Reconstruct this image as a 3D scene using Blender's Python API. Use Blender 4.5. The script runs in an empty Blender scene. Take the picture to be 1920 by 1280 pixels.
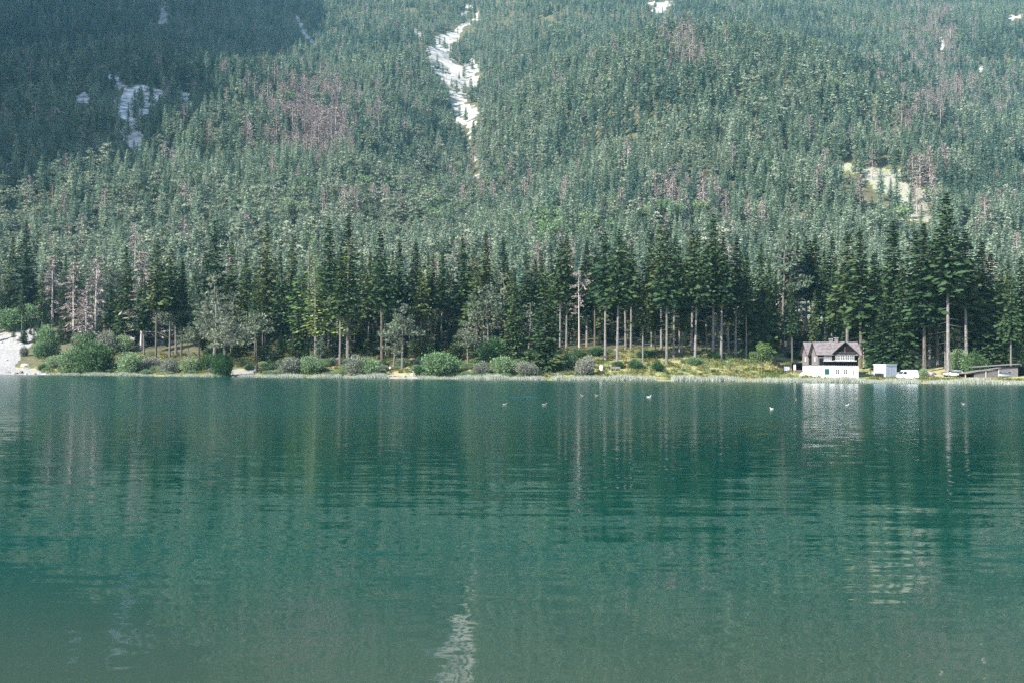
import bpy, math, random
import numpy as np
from mathutils import Vector, Matrix, Euler

R = math.radians
SC = bpy.context.scene
COL = SC.collection
random.seed(7)
rng = np.random.default_rng(7)

# ------------------------------------------------------------------ camera, sky, sun, exposure
CAM_H = 3.2
FPX = 1920 * 35.0 / 36.0
cam_d = bpy.data.cameras.new('camera')
cam_d.lens = 35.0
cam_d.sensor_width = 36.0
cam_d.clip_start = 0.3
cam_d.clip_end = 6000
cam = bpy.data.objects.new('camera', cam_d)
COL.objects.link(cam)
CAM_ROT = Matrix.Rotation(R(90) + math.atan(47 / FPX), 4, 'X') @ Matrix.Rotation(R(0.35), 4, 'Z')
cam.matrix_world = Matrix.Translation((0, 0, CAM_H)) @ CAM_ROT
SC.camera = cam

SUN_EL, SUN_AZ = R(37), R(52)          # azimuth measured from straight behind the camera to the left
SUN = Vector((-math.sin(SUN_AZ) * math.cos(SUN_EL), -math.cos(SUN_AZ) * math.cos(SUN_EL), math.sin(SUN_EL)))
world = bpy.data.worlds.new('World')
SC.world = world
world.use_nodes = True
wn = world.node_tree
sky = wn.nodes.new('ShaderNodeTexSky')
sky.sky_type = 'NISHITA'
sky.sun_disc = False
sky.sun_elevation = SUN_EL
sky.sun_rotation = math.atan2(SUN.x, SUN.y)
sky.altitude = 1200
bgn = wn.nodes['Background']
wn.links.new(sky.outputs[0], bgn.inputs[0])
bgn.inputs[1].default_value = 0.15
sun_d = bpy.data.lights.new('sun', 'SUN')
sun_d.energy = 5.0
sun_d.angle = R(0.5)
sun_d.color = (1.0, 0.95, 0.88)
sun = bpy.data.objects.new('sun', sun_d)
sun.rotation_euler = SUN.to_track_quat('Z', 'Y').to_euler()
sun.location = (0, 0, 900)
COL.objects.link(sun)
SC.view_settings.view_transform = 'Standard'
SC.view_settings.look = 'None'
SC.view_settings.exposure = 1.95
SC.view_settings.gamma = 1.0
SC.view_settings.use_curve_mapping = False
SC.cycles.use_denoising = False
SC.cycles.max_bounces = 8
SC.cycles.diffuse_bounces = 3
SC.cycles.volume_bounces = 1
SC.cycles.transparent_max_bounces = 8
HAZE_DENSITY = 0.000056

# ------------------------------------------------------------------ helpers
def tag(o, label=None, cat=None, group=None, kind=None):
    if label: o['label'] = label
    if cat: o['category'] = cat
    if group: o['group'] = group
    if kind: o['kind'] = kind
    return o

def empty(name, loc, rz=0.0, scale=1.0):
    o = bpy.data.objects.new(name, None)
    o.empty_display_size = 0.3
    o.location = loc
    o.rotation_euler = (0, 0, rz)
    o.scale = (scale,) * 3 if not hasattr(scale, '__len__') else scale
    COL.objects.link(o)
    return o

def link(name, me, parent=None, loc=None, rz=None):
    o = bpy.data.objects.new(name, me)
    COL.objects.link(o)
    if parent: o.parent = parent
    if loc is not None: o.location = loc
    if rz is not None: o.rotation_euler = (0, 0, rz)
    return o

def copy_tree(o, parent=None):
    c = o.copy()
    COL.objects.link(c)
    c.parent = parent
    for ch in list(o.children):
        copy_tree(ch, c)
    return c

class MB:
    """collects verts and polygons of one mesh"""
    def __init__(s): s.v = []; s.f = []; s.m = []
    def add(s, vs, fs, mi=0):
        b = len(s.v); s.v += [tuple(v) for v in vs]
        for f in fs: s.f.append([i + b for i in f]); s.m.append(mi)
        return s
    def box(s, c, d, rz=0, mi=0, rx=0, ry=0, taper=1.0):
        M = Euler((rx, ry, rz)).to_matrix(); c = Vector(c); vs = []
        for z in (-1, 1):
            k = taper if z > 0 else 1
            for x, y in ((-1, -1), (1, -1), (1, 1), (-1, 1)):
                vs.append(c + M @ Vector((x * d[0] / 2 * k, y * d[1] / 2 * k, z * d[2] / 2)))
        return s.add(vs, [(3, 2, 1, 0), (4, 5, 6, 7), (0, 1, 5, 4), (1, 2, 6, 5), (2, 3, 7, 6), (3, 0, 4, 7)], mi)
    def span(s, a, b, mi=0):
        a = Vector(a); b = Vector(b)
        return s.box((a + b) / 2, [abs(q) for q in (b - a)], mi=mi)
    def prism(s, poly, ext, mi=0):
        """poly: closed outline of 3-D points, ext: extrusion vector"""
        n = len(poly); e = Vector(ext)
        vs = [Vector(p) for p in poly] + [Vector(p) + e for p in poly]
        fs = [tuple(range(n)), tuple(range(2 * n - 1, n - 1, -1))]
        fs += [(i, i + n, (i + 1) % n + n, (i + 1) % n) for i in range(n)]
        return s.add(vs, fs, mi)
    def tube(s, pts, rad, n=6, mi=0, cap=True):
        pts = [Vector(p) for p in pts]; k = len(pts); vs = []
        ref = Vector((0.31, 0.95, 0.05)).normalized()
        for i, p in enumerate(pts):
            t = (pts[min(i + 1, k - 1)] - pts[max(i - 1, 0)]).normalized()
            a = t.cross(ref)
            if a.length < 1e-3: a = t.cross(Vector((1, 0, 0)))
            a.normalize(); b = t.cross(a)
            r = rad[i] if hasattr(rad, '__len__') else rad
            for j in range(n):
                an = 2 * math.pi * j / n
                vs.append(p + (a * math.cos(an) + b * math.sin(an)) * r)
        fs = [(i * n + j, i * n + (j + 1) % n, (i + 1) * n + (j + 1) % n, (i + 1) * n + j) for i in range(k - 1) for j in range(n)]
        if cap: fs += [tuple(range(n - 1, -1, -1)), tuple(range((k - 1) * n, k * n))]
        return s.add(vs, fs, mi)
    def mesh(s, name, mats, smooth=False):
        me = bpy.data.meshes.new(name)
        me.from_pydata(s.v, [], s.f)
        for m in (mats if isinstance(mats, (list, tuple)) else [mats]): me.materials.append(m)
        if any(s.m): me.polygons.foreach_set('material_index', s.m)
        if smooth: me.polygons.foreach_set('use_smooth', [True] * len(s.f))
        me.update()
        return me
    def build(s, name, mats, parent=None, loc=None, rz=None, smooth=False):
        return link(name, s.mesh(name, mats, smooth), parent, loc, rz)

def mesh_quads(name, V, tone, mat):
    """V: (N,4,3) quads as one mesh with a 'tone' value per face point"""
    N = len(V)
    me = bpy.data.meshes.new(name)
    me.vertices.add(4 * N); me.vertices.foreach_set('co', V.reshape(-1).astype(np.float32))
    me.loops.add(4 * N); me.loops.foreach_set('vertex_index', np.arange(4 * N, dtype=np.int32))
    me.polygons.add(N); me.polygons.foreach_set('loop_start', np.arange(0, 4 * N, 4, dtype=np.int32))
    at = me.attributes.new('tone', 'FLOAT', 'POINT'); at.data.foreach_set('value', np.repeat(tone, 4).astype(np.float32))
    me.materials.append(mat)
    me.update(); me.validate()
    return me

# ------------------------------------------------------------------ materials
def new_mat(name):
    m = bpy.data.materials.new(name); m.use_nodes = True
    nt = m.node_tree
    return m, nt, nt.nodes['Principled BSDF']

def noise_mat(name, c1, c2, scale=3.0, rough=0.85, bump=0.0, detail=5, stretch=(1, 1, 1), lo=0.35, hi=0.65):
    m, nt, bs = new_mat(name); N = nt.nodes.new; L = nt.links.new
    if 'white_p' not in name and 'van' not in name: c1 = tuple(.7 * q for q in c1); c2 = tuple(.7 * q for q in c2)   # exposed for the shade: keep true albedos low
    tc = N('ShaderNodeTexCoord'); mp = N('ShaderNodeMapping'); mp.inputs['Scale'].default_value = stretch
    no = N('ShaderNodeTexNoise'); no.inputs['Scale'].default_value = scale; no.inputs['Detail'].default_value = detail
    cr = N('ShaderNodeValToRGB')
    cr.color_ramp.elements[0].position = lo; cr.color_ramp.elements[0].color = (*c1, 1)
    cr.color_ramp.elements[1].position = hi; cr.color_ramp.elements[1].color = (*c2, 1)
    L(tc.outputs['Object'], mp.inputs[0]); L(mp.outputs[0], no.inputs['Vector']); L(no.outputs[0], cr.inputs[0]); L(cr.outputs[0], bs.inputs['Base Color'])
    bs.inputs['Roughness'].default_value = rough
    if rough > .55: bs.inputs['Specular IOR Level'].default_value = .12
    if bump:
        b = N('ShaderNodeBump'); b.inputs['Strength'].default_value = bump; b.inputs['Distance'].default_value = 0.05
        L(no.outputs[0], b.inputs['Height']); L(b.outputs[0], bs.inputs['Normal'])
    return m

def leaf_mat(name, ca, cb, cc, tr=0.25, tmin=.55, tmax=1.5):
    """leaf colour varies from tree to tree (object random) and from spray to spray (tone)"""
    m = bpy.data.materials.new(name); m.use_nodes = True
    nt = m.node_tree; nt.nodes.clear(); N = nt.nodes.new; L = nt.links.new
    out = N('ShaderNodeOutputMaterial'); oi = N('ShaderNodeObjectInfo'); cr = N('ShaderNodeValToRGB')
    e = cr.color_ramp.elements
    e[0].color = (*ca, 1); e[1].color = (*cc, 1); k = e.new(0.5); k.color = (*cb, 1)
    L(oi.outputs['Random'], cr.inputs[0])
    at = N('ShaderNodeAttribute'); at.attribute_name = 'tone'
    mr = N('ShaderNodeMapRange'); mr.inputs['To Min'].default_value = tmin; mr.inputs['To Max'].default_value = tmax
    L(at.outputs['Fac'], mr.inputs['Value'])
    mx = N('ShaderNodeMix'); mx.data_type = 'RGBA'; mx.blend_type = 'MULTIPLY'; mx.inputs['Factor'].default_value = 1
    L(cr.outputs[0], mx.inputs['A']); L(mr.outputs[0], mx.inputs['B'])
    d = N('ShaderNodeBsdfDiffuse'); t = N('ShaderNodeBsdfTranslucent'); ms = N('ShaderNodeMixShader'); ms.inputs[0].default_value = tr
    L(mx.outputs['Result'], d.inputs[0]); L(mx.outputs['Result'], t.inputs[0])
    L(d.outputs[0], ms.inputs[1]); L(t.outputs[0], ms.inputs[2]); L(ms.outputs[0], out.inputs[0])
    return m

M = {}
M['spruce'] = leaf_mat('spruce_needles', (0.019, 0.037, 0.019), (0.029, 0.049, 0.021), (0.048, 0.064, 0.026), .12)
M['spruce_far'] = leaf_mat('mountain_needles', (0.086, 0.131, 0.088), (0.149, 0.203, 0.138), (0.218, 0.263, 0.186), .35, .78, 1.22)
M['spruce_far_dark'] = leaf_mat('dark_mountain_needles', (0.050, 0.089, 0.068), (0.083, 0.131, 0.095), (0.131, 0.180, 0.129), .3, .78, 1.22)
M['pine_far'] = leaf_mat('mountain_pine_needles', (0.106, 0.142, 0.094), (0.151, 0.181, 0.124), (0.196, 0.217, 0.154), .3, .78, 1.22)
M['pine'] = leaf_mat('pine_needles', (0.071, 0.096, 0.064), (0.087, 0.110, 0.073), (0.113, 0.126, 0.085), .3)
M['larch'] = leaf_mat('larch_needles', (0.068, 0.119, 0.041), (0.097, 0.142, 0.043), (0.115, 0.135, 0.041), .3)
M['dead'] = leaf_mat('dry_twigs', (0.164, 0.134, 0.121), (0.199, 0.164, 0.146), (0.233, 0.194, 0.178), .1)
M['willow'] = leaf_mat('willow_leaves', (0.089, 0.150, 0.070), (0.122, 0.178, 0.089), (0.164, 0.210, 0.112), .35)
M['greybush'] = leaf_mat('grey_bush_leaves', (0.126, 0.140, 0.104), (0.144, 0.155, 0.119), (0.169, 0.169, 0.137), .3)
M['darkbush'] = leaf_mat('dark_bush_leaves', (0.028, 0.061, 0.026), (0.037, 0.075, 0.033), (0.052, 0.089, 0.037), .25)
M['broad'] = leaf_mat('broadleaf_leaves', (0.076, 0.128, 0.043), (0.093, 0.140, 0.051), (0.119, 0.157, 0.064), .3)
M['grass'] = leaf_mat('grass_blades', (0.128, 0.159, 0.057), (0.196, 0.196, 0.083), (0.265, 0.234, 0.113), .3)
M['reed'] = leaf_mat('reed_blades', (0.191, 0.212, 0.165), (0.228, 0.244, 0.191), (0.265, 0.276, 0.223), .3)
M['heath'] = leaf_mat('heath_shrub_leaves', (0.043, 0.076, 0.025), (0.083, 0.101, 0.036), (0.144, 0.101, 0.036), .25)
M['bark'] = noise_mat('bark', (.085, .076, .068), (.18, .165, .15), 3, .95, .5, stretch=(3, 3, .6))
M['bark_pale'] = noise_mat('pale_bark', (.11, .10, .095), (.22, .205, .19), 3, .95, .5, stretch=(3, 3, .6))
M['bark_dark'] = noise_mat('dark_bark', (.06, .048, .040), (.14, .115, .095), 3, .95, .5, stretch=(3, 3, .6))
M['deadwood'] = noise_mat('dead_wood', (.26, .23, .21), (.42, .37, .34), 3, .95, .3, stretch=(3, 3, .6))
M['plaster'] = noise_mat('white_plaster', (.76, .75, .73), (.86, .85, .83), 1.2, .9, .1)
M['timber'] = noise_mat('dark_timber', (.006, .005, .005), (.016, .013, .012), 4, .95, .2, stretch=(6, 6, .5))
M['timber_grey'] = noise_mat('weathered_timber', (.105, .095, .092), (.20, .18, .175), 3, .9, .3, stretch=(5, 5, .5))
M['rooftile'] = noise_mat('roof_tiles', (.115, .098, .095), (.195, .172, .169), 1.6, .85, .3)
M['white'] = noise_mat('white_paint', (.72, .72, .71), (.82, .82, .80), 2, .5)
M['frame_white'] = noise_mat('window_frame_paint', (.46, .46, .45), (.54, .54, .53), 2, .6)
M['vanwhite'] = noise_mat('van_paint', (.76, .76, .75), (.82, .82, .81), 1.0, .3)
M['glass'] = noise_mat('window_glass', (.012, .014, .016), (.03, .035, .04), .7, .08)
M['green'] = noise_mat('green_paint', (.012, .075, .060), (.020, .10, .080), 2, .6)
M['paleblue'] = noise_mat('pale_blue_panel', (.25, .36, .42), (.32, .42, .47), 1.2, .5)
M['palegrey'] = noise_mat('pale_grey_panel', (.34, .345, .385), (.42, .43, .46), 1.2, .6)
M['black'] = noise_mat('black_rubber', (.012, .012, .013), (.025, .025, .026), 5, .7)
M['metal'] = noise_mat('grey_metal', (.22, .23, .24), (.32, .33, .34), 3, .4)
M['silver'] = noise_mat('silver_paint', (.45, .46, .47), (.55, .56, .57), 2, .3)
M['plank'] = noise_mat('pale_plank', (.30, .26, .21), (.42, .38, .32), 3, .85, .2, stretch=(1, 5, 5))
M['brownwood'] = noise_mat('brown_wood', (.13, .085, .055), (.24, .17, .12), 3, .85, .3)
M['tarp'] = noise_mat('salmon_tarp', (.42, .22, .17), (.58, .36, .30), 2, .6, .3)
M['bluedark'] = noise_mat('dark_blue_tarp', (.02, .035, .05), (.05, .07, .09), 2, .5)
M['rock'] = noise_mat('pale_limestone', (.36, .34, .32), (.62, .60, .57), 1.5, .95, .6)
M['redrock'] = noise_mat('reddish_rock', (.13, .075, .06), (.24, .165, .145), 1.5, .95, .6)
M['mossrock'] = noise_mat('mossy_rock', (.11, .085, .045), (.26, .20, .13), 1.5, .95, .6)
M['skin'] = noise_mat('skin', (.46, .29, .21), (.54, .35, .26), 6, .6)
M['shirt_white'] = noise_mat('white_cloth', (.62, .62, .64), (.74, .74, .76), 6, .9)
M['shirt_blue'] = noise_mat('pale_blue_cloth', (.34, .45, .52), (.44, .55, .62), 6, .9)
M['dark_cloth'] = noise_mat('dark_cloth', (.02, .022, .03), (.05, .05, .065), 6, .9)
M['hair'] = noise_mat('brown_hair', (.03, .02, .014), (.06, .04, .03), 8, .7)
M['red'] = noise_mat('red_cloth', (.36, .07, .05), (.46, .10, .07), 4, .8)
M['duck_grey'] = noise_mat('grey_feathers', (.14, .13, .12), (.24, .23, .21), 9, .8)
M['duck_brown'] = noise_mat('brown_feathers', (.12, .09, .07), (.22, .18, .145), 9, .8)
M['duck_white'] = noise_mat('white_feathers', (.28, .27, .26), (.40, .39, .37), 9, .8)
M['duck_head'] = noise_mat('dark_green_feathers', (.012, .03, .022), (.03, .05, .04), 9, .5)
M['bill'] = noise_mat('yellow_bill', (.42, .30, .06), (.52, .38, .10), 9, .5)
M['lamp'] = noise_mat('lamp_glass', (.5, .5, .48), (.6, .6, .58), 9, .1)
M['flower'] = leaf_mat('flowers', (0.338, 0.225, 0.210), (0.300, 0.270, 0.105), (0.375, 0.300, 0.120), .3)

# ------------------------------------------------------------------ terrain function
def hash2(ix, iy, seed):
    h = (ix.astype(np.int64) * 374761393 + iy.astype(np.int64) * 668265263 + seed * 974634777) & 0x7fffffff
    h = ((h ^ (h >> 13)) * 1274126177) & 0x7fffffff
    return ((h ^ (h >> 16)) & 0xffff) / 65535.0

def vnoise(x, y, seed=0):
    x = np.asarray(x, float); y = np.asarray(y, float)
    ix = np.floor(x); iy = np.floor(y); fx = x - ix; fy = y - iy
    fx = fx * fx * (3 - 2 * fx); fy = fy * fy * (3 - 2 * fy)
    a = hash2(ix, iy, seed); b = hash2(ix + 1, iy, seed); c = hash2(ix, iy + 1, seed); d = hash2(ix + 1, iy + 1, seed)
    return (a * (1 - fx) + b * fx) * (1 - fy) + (c * (1 - fx) + d * fx) * fy

def fbm(x, y, scale, seed=0, octv=4):
    s = 0; a = 0.5; t = 0
    for k in range(octv):
        s = s + a * vnoise(x / scale, y / scale, seed + k * 17); t += a; a *= .5; scale /= 2.03
    return s / t - .5

def sstep(a, b, x):
    t = np.clip((x - a) / (b - a), 0, 1); return t * t * (3 - 2 * t)

def pxcol(x, y): return 960 + FPX * np.asarray(x, float) / np.maximum(np.asarray(y, float), 40)

SH_PX = [-500, 0, 420, 1000, 1420, 1900, 2500]
SH_Y = [340, 300, 268, 246, 237, 219, 200]
def shore_y(x, y):
    p = pxcol(x, np.maximum(y, 200))
    return np.interp(p, SH_PX, SH_Y) + 5 * fbm(np.asarray(x, float), np.zeros_like(np.asarray(x, float)), 24, 3, 3)

BY = [330, 420, 520, 700, 900, 1100, 1300, 1600, 1900, 2600]
BZ = [13, 30, 58, 125, 212, 310, 410, 565, 730, 1000]
SHADE_CREST = []      # crest of the unseen ridge added for its shade, filled below

def terrain(x, y, shade_ridge=True):
    x = np.asarray(x, float); y = np.asarray(y, float)
    p = pxcol(x, y)
    s = y - shore_y(x, y)
    zl = np.interp(s, [-60, -6, 0, 4, 15, 25, 60, 100], [-9, -.9, 0, .55, 1.9, 3.4, 9, 16])
    zc = np.interp(s, [-60, -6, 0, 6, 20, 43, 60, 100], [-9, -.9, 0, .7, 3.8, 8, 10.5, 16])
    zr = np.interp(s, [-60, -6, 0, 5, 10, 24, 35, 60, 100], [-9, -.9, 0, .6, .85, 1.95, 3.1, 6.6, 14])
    wr = sstep(1330, 1500, p); wl = 1 - sstep(380, 700, p)
    zn = zc * (1 - wr) + zr * wr
    zn = zn * (1 - wl) + zl * wl
    zm = np.interp(y, BY, BZ)
    # right-hand hill in front of the farther slope, left bulk, central gully
    amp = np.interp(x, [-60, 10, 137, 220, 310, 490, 720], [0, 10, 84, 82, 60, -22, -50])
    zm = zm + amp * np.exp(-((y - 930) / np.where(y > 930, 250, 200)) ** 2)
    zm = zm + 60 * np.exp(-((x + 330) / 190) ** 2 - ((y - 900) / 260) ** 2)
    gx = -0.046 * y + 10 * np.sin(y / 90)
    zm = zm - 30 * np.exp(-((x - gx) / 55) ** 2) * sstep(480, 700, y)
    zm = zm + 62 * fbm(x, y, 260, 11, 4) * sstep(420, 800, y) + 26 * fbm(x, y, 70, 5, 3) * sstep(380, 600, y)
    zm = zm + 4.0 * fbm(x, y, 18, 9, 2) * sstep(420, 600, y)
    t = sstep(50, 130, s)
    z = zn * (1 - t) + zm * t
    z = z + .5 * fbm(x, y, 9, 21, 3) * sstep(3, 14, s)
    near = 1 - sstep(-6, 3.0, y)
    z = np.where(y < 60, -9 + 9 * sstep(40, 4, y) + near * 1.4, z)
    if shade_ridge and SHADE_CREST:
        best = np.full(x.shape, -1e3)
        for (a, b) in zip(SHADE_CREST[:-1], SHADE_CREST[1:]):
            dx, dy = b[0] - a[0], b[1] - a[1]; l2 = dx * dx + dy * dy
            k = np.clip(((x - a[0]) * dx + (y - a[1]) * dy) / l2, 0, 1)
            dist = np.hypot(x - a[0] - k * dx, y - a[1] - k * dy)
            best = np.maximum(best, a[2] + (b[2] - a[2]) * k - 2.5 * dist)
        best = best + 60 * fbm(x, y, 50, 31, 3)
        z = np.maximum(z, best)
    return z

CM = np.array(cam.matrix_world.to_3x3())
def ray(px, py):
    d = CM @ np.array([(px - 960) / FPX, -(py - 640) / FPX, -1.0]); return d / d[1]

def hit(px, py, y0=205, y1=2400):
    """world point where the terrain shows at this place of the photograph"""
    d = ray(px, py); ys = np.concatenate([np.arange(y0, 420, .5), np.arange(420, y1, 3)])
    g = terrain(d[0] * ys, ys, False) - (CAM_H + d[2] * ys)
    i = np.argmax(g > 0)
    if g[i] <= 0: i = len(ys) - 1
    return np.array([d[0] * ys[i], ys[i], float(terrain(d[0] * ys[i], ys[i], False))])

def project(P):
    q = (np.asarray(P, float) - np.array([0, 0, CAM_H])) @ CM
    return 960 + FPX * q[..., 0] / -q[..., 2], 640 - FPX * q[..., 1] / -q[..., 2]

# unseen ridge added left of the frame, crest shaped to shade the upper left slope
SV = np.array(SUN)
for px_, py_, t_ in ((-330, 400, 150), (-60, 380, 270), (130, 352, 400), (300, 310, 520), (440, 215, 660), (560, 100, 900), (640, 20, 1150), (330, -45, 950)):
    q = hit(px_, py_); SHADE_CREST.append(tuple(q + SV * t_))


def in_poly(px, py, poly):
    c = np.zeros(np.shape(px), bool); n = len(poly)
    for i in range(n):
        x1, y1 = poly[i]; x2, y2 = poly[(i + 1) % n]
        cond = ((y1 > py) != (y2 > py)) & (px < (x2 - x1) * (py - y1) / (y2 - y1 + 1e-9) + x1)
        c ^= cond
    return c
def sc3(pts, ox): return [(ox + a / 3, b / 3) for a, b in pts]
SCREE = [
    sc3([(640,190),(760,170),(830,130),(890,60),(902,90),(800,190),(750,250),(715,310),(760,350),(800,370),(860,330),(900,430),(870,490),(830,510),(855,540),(845,590),(900,598),(870,680),(830,725),(800,715),(760,680),(738,630),(755,580),(735,515),(690,450),(640,400),(615,340),(606,285),(630,230)], 600),
    sc3([(870,850),(900,870),(895,910),(870,900)], 600), sc3([(840,985),(905,980),(900,1010),(850,1030)], 600),
    sc3([(520,150),(575,190),(570,215),(530,185)], 600), sc3([(400,0),(430,0),(425,25),(405,15)], 600),
    sc3([(535,310),(556,310),(556,350),(540,345)], 600), sc3([(1835,5),(1930,0),(2000,20),(1930,62),(1880,65)], 600),
    sc3([(820,700),(835,700),(845,790),(825,780)], 600), sc3([(780,80),(850,20),(860,30),(790,95)], 600),
    sc3([(1655,95),(1680,95),(1735,190),(1785,265),(1760,265),(1715,200)], 0), sc3([(905,0),(925,0),(935,130),(885,130)], 0),
    sc3([(1690,330),(1700,330),(1690,420),(1660,420)], 1280), sc3([(1830,100),(1930,85),(1930,125),(1840,125)], 1280),
    sc3([(1450,220),(1470,220),(1460,300),(1440,300)], 1280),
]
ROCK = [sc3([(680,480),(830,470),(940,530),(830,610),(800,700),(800,830),(750,890),(700,810),(675,720),(735,680),(640,620)], 0),
        sc3([(570,380),(660,430),(700,480),(640,520),(590,450)], 0), sc3([(1000,490),(1060,510),(1070,640),(1010,640)], 0),
        sc3([(420,530),(500,520),(510,600),(430,600)], 0)]
CLEAR = [sc3([(830,900),(960,935),(1100,955),(1275,965),(1265,1040),(1380,1100),(1410,1250),(1250,1250),(1195,1130),(1080,1085),(1000,1005),(900,965)], 1280),
         sc3([(390,700),(440,720),(440,790),(400,790)], 1280)]
GRAVEL = [[(-400,715),(-400,640),(0,624),(50,618),(72,616),(62,645),(40,668),(28,690),(110,697),(230,701),(230,709)],
          [(240,645),(345,642),(345,584),(240,588)], [(432,703),(434,694),(470,693),(487,695),(480,700)], [(727,708),(727,703),(785,703),(785,708)],
          [(1684,716),(1684,708),(1760,709),(1760,716)]]

# ------------------------------------------------------------------ terrain mesh
us = np.concatenate([np.linspace(-2.6, -.72, 60)[:-1], np.linspace(-.72, -.56, 12)[:-1], np.linspace(-.56, .56, 430), np.linspace(.56, .95, 16)[1:]])
ys = np.concatenate([np.linspace(-30, 40, 15), np.linspace(60, 205, 10), np.arange(209, 330, 1.6), 330 * (2300 / 330) ** (np.linspace(0, 1, 300)[1:])])
UU, YY = np.meshgrid(us, ys)
XX = UU * np.maximum(YY, 260)
ZZ = terrain(XX, YY)
TP = np.stack([XX, YY, ZZ], -1)
tpx, tpy = project(np.stack([XX, np.maximum(YY, 60), ZZ], -1))
jx = tpx + 14 * fbm(XX, YY, 26, 41, 3) * 2; jy = tpy + 10 * fbm(XX, YY, 26, 43, 3) * 2
def mask(polys): 
    m = np.zeros(tpx.shape, bool)
    for p in polys: m |= in_poly(jx, jy, p)
    return m & (YY > 200)
S_ = YY - shore_y(XX, YY)
a_scree = mask(SCREE).astype(float)
a_rock = mask(ROCK).astype(float) + (ZZ - terrain(XX, YY, False) > 4) * 1.0
a_meadow = mask(CLEAR) * 1.0
a_gravel = np.zeros(tpx.shape)
for k_, p in enumerate(GRAVEL): a_gravel = np.maximum(a_gravel, in_poly(tpx + 6 * fbm(XX, YY, 6, 47, 3) * 2, tpy + 3 * fbm(XX, YY, 6, 49, 3) * 2, p) * (.62 if k_ in (1, 4) else 1.0))
a_gravel = np.maximum(a_gravel, mask(CLEAR) * .53)
a_gravel = np.maximum(a_gravel * (YY > 200), np.clip(1 - np.abs(S_ - .5) / 1.6, 0, 1) * .8)
a_meadow = np.maximum(a_meadow, np.where(tpx > 1030, 1 - sstep(22, 44, S_), (1 - sstep(8, 30, S_)) * .75) * (S_ < 90))
a_meadow = np.maximum(a_meadow, (sstep(1380, 1480, tpx) * (1 - sstep(50, 75, S_))))
nV = TP.shape[0] * TP.shape[1]; W = TP.shape[1]; H = TP.shape[0]
idx = np.arange(nV).reshape(H, W)
F = np.stack([idx[:-1, :-1], idx[:-1, 1:], idx[1:, 1:], idx[1:, :-1]], -1).reshape(-1, 4)
me = bpy.data.meshes.new('mountain_terrain')
me.vertices.add(nV); me.vertices.foreach_set('co', TP.reshape(-1).astype(np.float32))
me.loops.add(4 * len(F)); me.loops.foreach_set('vertex_index', F.reshape(-1).astype(np.int32))
me.polygons.add(len(F)); me.polygons.foreach_set('loop_start', np.arange(0, 4 * len(F), 4, dtype=np.int32))
me.polygons.foreach_set('use_smooth', np.ones(len(F), bool))
for nm, ar in (('scree', a_scree), ('rock', a_rock), ('gravel', a_gravel), ('meadow', a_meadow)):
    at = me.attributes.new(nm, 'FLOAT', 'POINT'); at.data.foreach_set('value', np.clip(ar, 0, 1).reshape(-1).astype(np.float32))
me.update(); me.validate()

m, nt, bs = new_mat('mountain_ground'); N = nt.nodes.new; L = nt.links.new
tc = N('ShaderNodeTexCoord')
def nz(scale, detail=6, st=None):
    n = N('ShaderNodeTexNoise'); n.inputs['Scale'].default_value = scale; n.inputs['Detail'].default_value = detail
    if st:
        mp = N('ShaderNodeMapping'); mp.inputs['Scale'].default_value = st; L(tc.outputs['Object'], mp.inputs[0]); L(mp.outputs[0], n.inputs['Vector'])
    else: L(tc.outputs['Object'], n.inputs['Vector'])
    return n
def ramp(src, cols):
    c = N('ShaderNodeValToRGB'); e = c.color_ramp.elements
    while len(e) < len(cols): e.new(.5)
    for k, (p, q) in enumerate(cols): e[k].position = p; e[k].color = (*q, 1)
    L(src, c.inputs[0]); return c.outputs[0]
def mixc(f, a, b):
    x = N('ShaderNodeMix'); x.data_type = 'RGBA'; L(f, x.inputs['Factor']); L(a, x.inputs['A']); L(b, x.inputs['B']); return x.outputs['Result']
def attr(n):
    a = N('ShaderNodeAttribute'); a.attribute_name = n; return a.outputs['Fac']
def edge(n, nsrc, w=.9):
    # attribute edge broken up by noise
    q = N('ShaderNodeMath'); q.operation = 'MULTIPLY_ADD'; L(nsrc, q.inputs[0]); q.inputs[1].default_value = w; L(attr(n), q.inputs[2])
    s = N('ShaderNodeMapRange'); s.inputs['From Min'].default_value = .5 + w * .5 - .12; s.inputs['From Max'].default_value = .5 + w * .5 + .12; L(q.outputs[0], s.inputs[0]); return s.outputs[0]
n1 = nz(.35); n2 = nz(.05); n3 = nz(1.6); n4 = nz(.09, 8)
floor_c = ramp(n1.outputs[0], [(.3, (.030, .030, .016)), (.5, (.060, .062, .028)), (.7, (.085, .062, .034))])
mead_c = ramp(n1.outputs[0], [(.28, (.065, .095, .03)), (.42, (.14, .16, .06)), (.56, (.22, .20, .095)), (.7, (.16, .105, .05)), (.8, (.10, .12, .045))])
scree_c = ramp(n4.outputs[0], [(.32, (.10, .105, .09)), (.46, (.22, .21, .185)), (.7, (.32, .305, .275))])
rock_c = ramp(nz(.12, 9, (1, 1, 2.5)).outputs[0], [(.35, (.13, .125, .12)), (.5, (.36, .34, .31)), (.65, (.52, .49, .45))])
grav_c = ramp(n3.outputs[0], [(.3, (.085, .082, .075)), (.5, (.165, .16, .15)), (.7, (.24, .232, .218))])
c = mixc(edge('meadow', n1.outputs[0]), floor_c, mead_c)
c = mixc(edge('rock', n4.outputs[0]), c, rock_c)
c = mixc(edge('scree', n4.outputs[0]), c, scree_c)
c = mixc(edge('gravel', n1.outputs[0], .6), c, grav_c)
L(c, bs.inputs['Base Color']); bs.inputs['Roughness'].default_value = .95
bs.inputs['Specular IOR Level'].default_value = .2
bp = N('ShaderNodeBump'); bp.inputs['Strength'].default_value = .7; bp.inputs['Distance'].default_value = 2.0
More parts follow.
